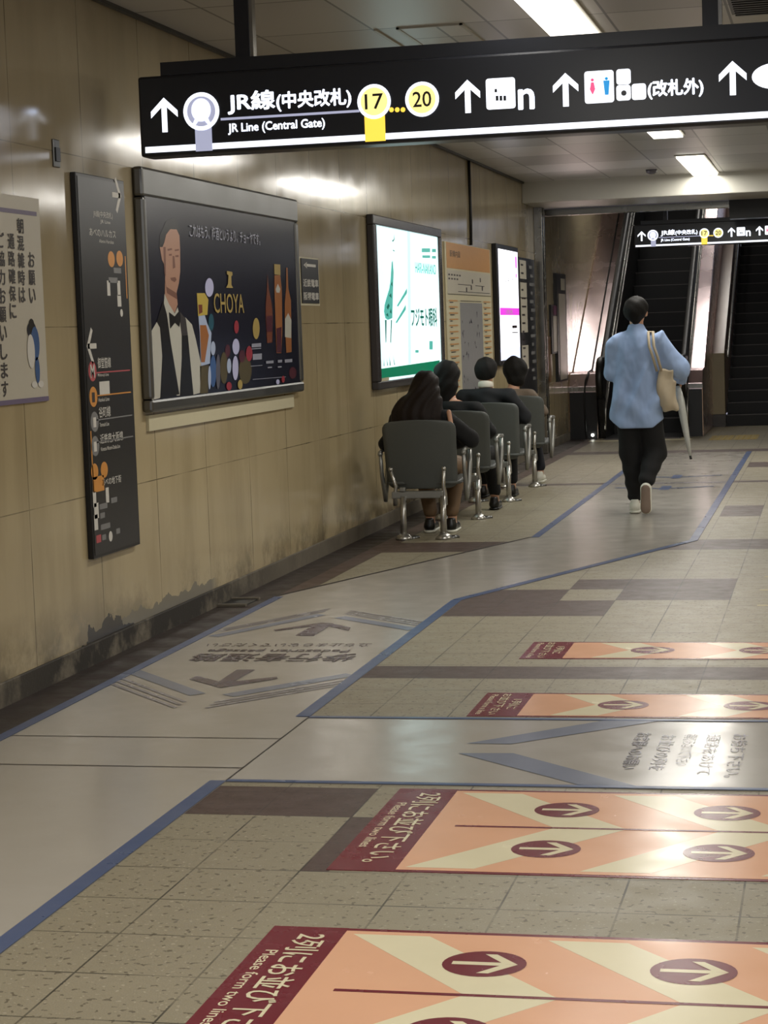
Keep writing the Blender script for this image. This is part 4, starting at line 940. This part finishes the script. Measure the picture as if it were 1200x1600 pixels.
sdf('shirt', man, 'shirt', [('c', (0, 0, 1.24), (-.005, 0, .74), .185, .195, (1, .62, 1)), ('c', (-.15, -.0, 1.315), (.15, -.0, 1.315), .062, .062), ('c', (0, 0, 1.34), (0, .005, 1.39), .075, .06), ('c', (0, -.005, 1.37), (0, .0, 1.43), .058, .058),
    ('c', (-.165, 0, 1.29), (-.185, .03, 1.08), .068, .062), ('c', (-.185, .03, 1.08), (-.14, .22, 1.02), .06, .05), ('c', (.165, 0, 1.30), (.315, .02, 1.10), .072, .075), ('c', (.315, .02, 1.10), (.30, .14, 1.02), .07, .052), ('c', (.05, 0, 1.25), (.2, 0, 1.15), .1, .07, (1, .7, 1)),
    ('c', (-.005, 0, .8), (-.005, 0, .62), .195, .19, (1, .66, 1))], .0085, .03,
    cuts=[((0, 0, .655), (.0, 0, -1)), ((-.19, 0, .70), (-.8, 0, -1)), ((.17, 0, .70), (.8, 0, -1)), ((0, 0, 1.445), (0, .15, 1))], disp=folds)
sdf('trousers', man, 'trouser', [('c', (0, 0, .88), (0, 0, .8), .15, .155, (1, .68, 1)), ('c', (-.075, 0, .8), (-.072, .02, .47), .1, .082), ('c', (-.072, .02, .47), (-.04, .0, .14), .082, .058),
    ('c', (.08, 0, .76), (.115, .03, .46), .098, .09), ('c', (.115, .03, .46), (.065, -.17, .26), .088, .06)], .009, .03, cuts=[((0, 0, .095), (0, 0, -1))],
    disp=lambda x, y, z: .005 * np.sin(60 * z + 20 * x) * np.clip((.55 - z) * 3, 0, 1))
def shoe_l(par, x, y, z=0, m='whiteshoe', ms='whiteshoe', rot=False):
    sh = sdf('shoe', par, m, [('c', (x, y - .045, z + .045), (x, y + .14, z + .035), .04, .034, (1, 1, 1)), ('c', (x, y - .05, z + .05), (x, y - .045, z + .085), .036, .034)], .007, .015, cuts=[((0, 0, z + .012), (0, 0, -1)), ((0, 0, z + .105), (0, 0, 1))])
    so = sdf('sole', par, ms, [('c', (x, y - .05, z + .012), (x, y + .145, z + .012), .042, .038, (1, 1, .9))], .006, .01, cuts=[((0, 0, z + .001), (0, 0, -1)), ((0, 0, z + .02), (0, 0, 1))]); so.parent = sh
    return sh
shoe_l(man, -.04, .0)
sh = sdf('shoe', man, 'whiteshoe', [('c', (.065, -.232, .205), (.065, -.245, .05), .043, .043, (1, .8, 1)), ('c', (.065, -.19, .2), (.065, -.2, .17), .042, .04)], .007, .015, cuts=[((0, 0, .004), (0, 0, -1))])
so = sdf('sole', man, 'sole', [('c', (.065, -.262, .2), (.065, -.276, .055), .036, .04, (1, .32, 1))], .006, .01, cuts=[((0, 0, .006), (0, 0, -1))]); so.parent = sh
tag(so, 'brown sole turned to the viewer')
o = empty('tote_bag', (mx, my, 0), 'beige canvas shoulder bag on the right side of the walking person', 'bag')
def bagd(x, y, z): return .009 * np.sin(20 * z + 26 * x) + .006 * np.sin(60 * x - 18 * z) + np.clip((x - .2) * .25, 0, .02)
sdf('bag_body', o, 'canvas', [('b', (.225, -.045, .96), (.065, .05, .15), .02), ('b', (.25, -.04, .90), (.07, .05, .13), .03)], .008, .03, disp=bagd)
b = new('canvas')
for dy in (-.035, .0):
    P0 = [(.19 + dy, -.085, 1.09), (.165 + dy, -.125, 1.2), (.14 + dy, -.128, 1.28), (.13 + dy, -.07, 1.388), (.125, .03 + dy, 1.385), (.15, .09, 1.25), (.2, .03, 1.08)]
    b.tube([(a_ + mx, c_ + my, e_) for a_, c_, e_ in P0], .011, 6)
b.build('straps', o)
o = empty('umbrella', (mx + .3, my, .4), 'white covered umbrella hanging tip down from the right hand of the walking person', 'umbrella')
new('film').tube([(mx + .29, my + .16, .96), (mx + .31, my + .13, .86), (mx + .335, my + .1, .72), (mx + .362, my + .07, .56), (mx + .385, my + .04, .43)], [.022, .033, .03, .022, .012], 10).build('canopy', o)
new('rubber').tube([(mx + .385, my + .04, .43), (mx + .39, my + .035, .405)], .009, 8).build('tip', o); new('black').tube([(mx + .29, my + .16, .96), (mx + .285, my + .185, 1.04), (mx + .27, my + .2, 1.07)], .014, 8).build('handle', o)

# ------------------------------------------------------------------ the four seats
def rr_panel(b, W_, z0, z1, yf, th, r=.06, nx=14, nz=18, arch=.012):
    vs = []
    tv = [0, .015, .04, .08, .13] + [.13 + .74 * i / 8 for i in range(1, 8)] + [.87, .92, .96, .985, 1]
    H = z1 - z0
    for layer in (0, 1):
        for v in tv:
            z = z0 + H * v; d = min(v, 1 - v) * H; hw = W_(v) / 2 - (r - math.sqrt(max(0, r * r - max(0, r - d) ** 2)))
            for i in range(nx + 1):
                u = -1 + 2 * i / nx; x = u * hw; zz_ = z + arch * (1 - u * u) * v
                vs.append((x, yf(u, v) + (th if layer else 0), zz_))
    n = nx + 1; m = len(tv); fs = []
    for j in range(m - 1):
        for i in range(nx):
            a = j * n + i; fs.append((a, a + 1, a + n + 1, a + n)); a += n * m; fs.append((a, a + n, a + n + 1, a + 1))
    for i in range(nx):
        for j0 in (0, m - 1): a = j0 * n + i; fs.append((a, a + 1, a + 1 + n * m, a + n * m)[::1 if j0 else -1])
    for j in range(m - 1):
        for i0 in (0, nx): a = j * n + i0; fs.append((a, a + n, a + n + n * m, a + n * m)[::-1 if i0 else 1])
    return b.add(vs, fs, True)
XC = -2.845
def make_seat(y, lab):
    o = empty('bench_seat', (XC, y, 0), lab, 'seat', 'grey single seats in a row along the wall')
    X = XC
    b = new('chair'); b2 = MB(); b2.cur = 0
    t = new('chair'); rr_panel(t, lambda v: .50 + .03 * v, .345, .825, lambda u, v: .13 - .10 * v + .035 * (u * u), .022)
    t.v = [(x + X, yy + y, z) for x, yy, z in t.v]; t.build('backrest', o)
    t = new('chair'); rr_panel(t, lambda v: .52, 0, .44, lambda u, v: 0, .022, arch=0)
    t.v = [(x + X, y + .13 + z, .375 + yy + .02 * (z / .44) - .012 * math.sin(math.pi * min(1, z / .44))) for x, yy, z in t.v]; t.build('seat', o)
    new('silver').box(X - .2, X + .17, y + .03, y + .09, .285, .335).build('crossbar', o, bevel=.006)
    new('silver').box(X - .14, X - .10, y + .02, y + .06, .335, .365).build('lug', o, bevel=.006)
    for s in (-1, 1):
        l = new('chrome').tube([(X + .03 + s * .143, y, .02), (X + .03 + s * .143, y + .005, .16), (X + .03 + s * .143, y + .03, .30)], [.024, .021, .021], 14).build('leg', o)
        f_ = new('chrome').tube([(X + .03 + s * .143, y, 0), (X + .03 + s * .143, y, .012), (X + .03 + s * .143, y, .028), (X + .03 + s * .143, y, .045)], [.06, .06, .045, .024], 20).build('foot_plate', l)
        new('steeld').tube([(X + .03 + s * .143 + .04, y + .04, .003), (X + .03 + s * .143 + .09, y + .08, .003)], [.02, .015], 8).build('anchor', l)
        b = new('chrome').tube([(X + s * .18, y + .06, .235), (X + s * .18, y + .05, .31), (X + s * .18 - s * .01, y + .055, .37), (X + s * .19 - .01, y + .035, .485)], [.016, .016, .014, .012], 10)
        b.ball((X + s * .19 - .01, y + .033, .492), .018).build('back_bracket', o)
        ar = new('silver').tube([(X + s * .30, y + .16, .585), (X + s * .30, y + .19, .45), (X + s * .298, y + .235, .34), (X + s * .295, y + .26, .25)], [.013, .015, .016, .014], 10)
        ar.tube([(X + s * .30, y + .42, .60), (X + s * .30, y + .40, .50), (X + s * .30, y + .33, .36), (X + s * .295, y + .26, .25)], [.014, .019, .018, .014], 10)
        ar.ball((X + s * .30, y + .16, .595), .02); ar = ar.build('armrest_frame', o)
        new('silver').tube([(X + s * .30, y + .15, .605), (X + s * .30, y + .28, .625), (X + s * .30, y + .46, .615)], .014, 10).build('arm_rail', ar)
    return o
YS = (13.57, 14.97, 16.45, 17.95)
SL_ = ('grey moulded seat nearest the camera, taken by the long haired person', 'second grey moulded seat, under the person in black with a bob', 'third grey moulded seat, under the man in the dark suit', 'farthest grey moulded seat, under the person in a taupe top')
proto = make_seat(YS[0], SL_[0])
def copy_tree(src, par=None):
    c = src.copy(); COL.objects.link(c); c.parent = par
    for ch in list(src.children): copy_tree(ch, c)
    return c
for y, lb in list(zip(YS, SL_))[1:]:
    c = copy_tree(proto); c.location = (XC, y, 0); c['label'] = lb

# ------------------------------------------------------------------ seated people
def seated(y, lab, dx=0, hz=1.06, hx=0, hy=.24, sh=.17, top='suit', low='trouser', elbR=(.27, .26, .66), elbL=(-.27, .26, .66), feet=((-.09, .6), (.09, .6)), knees=None, hairf=None, skinleg=False, shoes=('blackshoe', 'blackshoe'), shz=.88):
    o = empty('person', (XC + dx, y, 0), lab, 'person')
    kn = knees or [(-.12, .64, .47), (.12, .64, .47)]
    HL, HR = (-.07, .5, .60), (.08, .5, .62)
    hd = (hx, hy, hz)
    pr = head(hd) + [('c', (hx * .5, .21, shz), (hx, hy - .01, hz - .04), .052, .048), ('c', (0, .21, shz - .08), (0, .24, .52), .12, .125, (1, .7, 1)), ('c', (-sh + .03, .2, shz - .03), (sh - .03, .2, shz - .03), .045, .045),
          ('c', (-sh, .2, shz - .03), elbL, .045, .037), ('c', elbL, HL, .036, .026), ('c', (sh, .2, shz - .03), elbR, .045, .037), ('c', elbR, HR, .036, .026)]
    for i, s in enumerate((-1, 1)):
        fx, fy = feet[i]
        pr += [('c', (s * .085, .27, .485), kn[i], .08, .055), ('c', kn[i], (fx, fy, .1), .052, .034), ('c', (fx, fy, .06), (fx, fy + .13, .035), .033, .028)]
    pr += hand(HL, (.5, .7, .1), (0, 0, 1), 1) + hand(HR, (-.4, .7, .3), (0, 0, 1), -1)
    sdf('body', o, 'skin', pr, .009, .014)
    sdf('jacket', o, top, [('c', (0, .21, shz - .10), (0, .23, .52), .155, .16, (1, .68, 1)), ('c', (-sh + .02, .2, shz - .035), (sh - .02, .2, shz - .035), .062, .062), ('c', (0, .2, shz - .02), (hx * .5, .215, shz + .045), .085, .058),
        ('c', (-sh, .2, shz - .05), elbL, .064, .056), ('c', elbL, tuple(V3(HL) * .8 + V3(elbL) * .2), .054, .04), ('c', (sh, .2, shz - .05), elbR, .064, .058), ('c', elbR, tuple(V3(HR) * .8 + V3(elbR) * .2), .056, .04)], .009, .03,
        cuts=[((0, 0, shz + .065), (0, .25, 1)), ((0, 0, .435), (0, 0, -1))], disp=lambda x, y_, z: .003 * np.sin(50 * z + 30 * x))
    lg = [('c', (0, .25, .52), (0, .27, .5), .15, .15, (1, .8, .6))]
    for i, s in enumerate((-1, 1)):
        fx, fy = feet[i]; lg += [('c', (s * .085, .27, .49), kn[i], .09, .07), ('c', kn[i], (fx, fy, .15), .068, .05)]
    sdf('trousers', o, low, lg, .009, .02, cuts=[((0, 0, .11), (0, 0, -1))])
    for i in (0, 1): shoe_l(o, feet[i][0], feet[i][1], 0, shoes[0], shoes[1])
    if hairf: hairf(o, hd)
    return o
def hair_long(o, c):
    x, y, z = c
    sdf('hair', o, 'hairb', [('e', (x, y, z + .03), (.092, .108, .092)), ('c', (x, y - .03, z + .02), (x - .005, y - .055, z - .08), .09, .11, (1, .8, 1)), ('c', (x - .005, y - .055, z - .08), (x - .045, y - .075, z - .22), .115, .185, (1, .55, 1)), ('c', (x - .045, y - .075, z - .22), (x - .06, y - .06, z - .33), .19, .2, (1, .5, 1))], .0085, .03,
        cuts=[((0, y + .06, z), (0, 1, -.25)), ((0, 0, z - .36), (0, 0, -1)), ((x + .165, 0, 0), (1, 0, .0))], disp=lambda X_, Y_, Z_: .0035 * np.sin(80 * X_ + 8 * np.sin(9 * Z_)))
def hair_bob(o, c):
    x, y, z = c
    sdf('hair', o, 'hair', [('e', (x, y, z + .025), (.096, .11, .095)), ('c', (x, y - .02, z + .02), (x, y - .04, z - .06), .098, .092, (1, .85, 1)), ('c', (x, y - .04, z - .07), (x + .01, y - .05, z - .20), .074, .058)], .0085, .03,
        cuts=[((0, y + .06, z), (0, 1, -.3))], disp=lambda X_, Y_, Z_: .003 * np.sin(80 * X_ + 8 * np.sin(9 * Z_)))
def hair_short(o, c):
    x, y, z = c
    sdf('hair', o, 'hair', [('e', (x, y, z + .02), (.096, .108, .094)), ('e', (x, y - .035, z - .01), (.09, .075, .098))], .008, .02, cuts=[((0, y + .07, z), (0, 1, -.5)), ((0, y - .08, z - .085), (0, .5, -1))], disp=lambda X_, Y_, Z_: .002 * np.sin(90 * X_ + 40 * Z_))
def hair_round(o, c):
    x, y, z = c
    sdf('hair', o, 'hair', [('e', (x, y, z + .02), (.112, .115, .105)), ('c', (x, y - .02, z + .0), (x + .01, y - .03, z - .07), .106, .09, (1, .9, 1)), ('c', (x - .04, y - .03, z + .09), (x + .0, y - .03, z + .11), .03, .03)], .0085, .03,
        cuts=[((0, y + .06, z), (0, 1, -.3)), ((0, 0, z - .145), (0, 0, -1))], disp=lambda X_, Y_, Z_: .003 * np.sin(70 * X_ + 30 * Z_))
p1 = seated(YS[0], 'seated person with long dark brown hair in black, nearest the camera', hz=1.055, hx=.03, hy=.25, elbR=(.33, .30, .68), feet=((-.02, .50), (.14, .50)), knees=[(-.1, .66, .47), (.16, .66, .47)], top='blackcl', low='tan', hairf=hair_long, shoes=('blackshoe', 'whiteshoe'))
sdf('bare_shoulder_strip', p1, 'skin', [('c', (.215, .11, .885), (.232, .085, .80), .017, .017)], .006, .01)
p2 = seated(YS[1], 'seated person with a black bob and black jacket, second from the camera', dx=-.03, hz=1.10, hx=-.06, hy=.27, feet=((-.1, .5), (.2, .80)), knees=[(-.12, .66, .47), (.17, .72, .46)], top='blackcl', low='trouser', hairf=hair_bob, sh=.175, elbR=(.25, .28, .66))
p3 = seated(YS[2], 'seated man with short dark hair and a white collar above a dark suit', dx=-.03, hz=1.105, hx=-.0, hy=.24, sh=.20, elbR=(.31, .28, .70), elbL=(-.31, .28, .70), feet=((-.1, .5), (.15, .52)), top='suit', low='trouser', hairf=hair_short, shz=.93)
sdf('collar', p3, 'shirtw', [('c', (0, .195, .98), (0, .212, 1.03), .066, .06)], .006, .01, cuts=[((0, .2, 1.003), (0, .3, 1)), ((0, 0, .96), (0, 0, -1))])
p4 = seated(YS[3], 'seated person in a taupe top with round black hair, farthest along the row', dx=-.05, hz=1.06, hx=.03, hy=.26, sh=.17, top='taupe', low='navy', elbR=(.26, .28, .68), feet=((-.1, .5), (.2, .52)), hairf=hair_round, shoes=('whiteshoe', 'whiteshoe'), shz=.87)
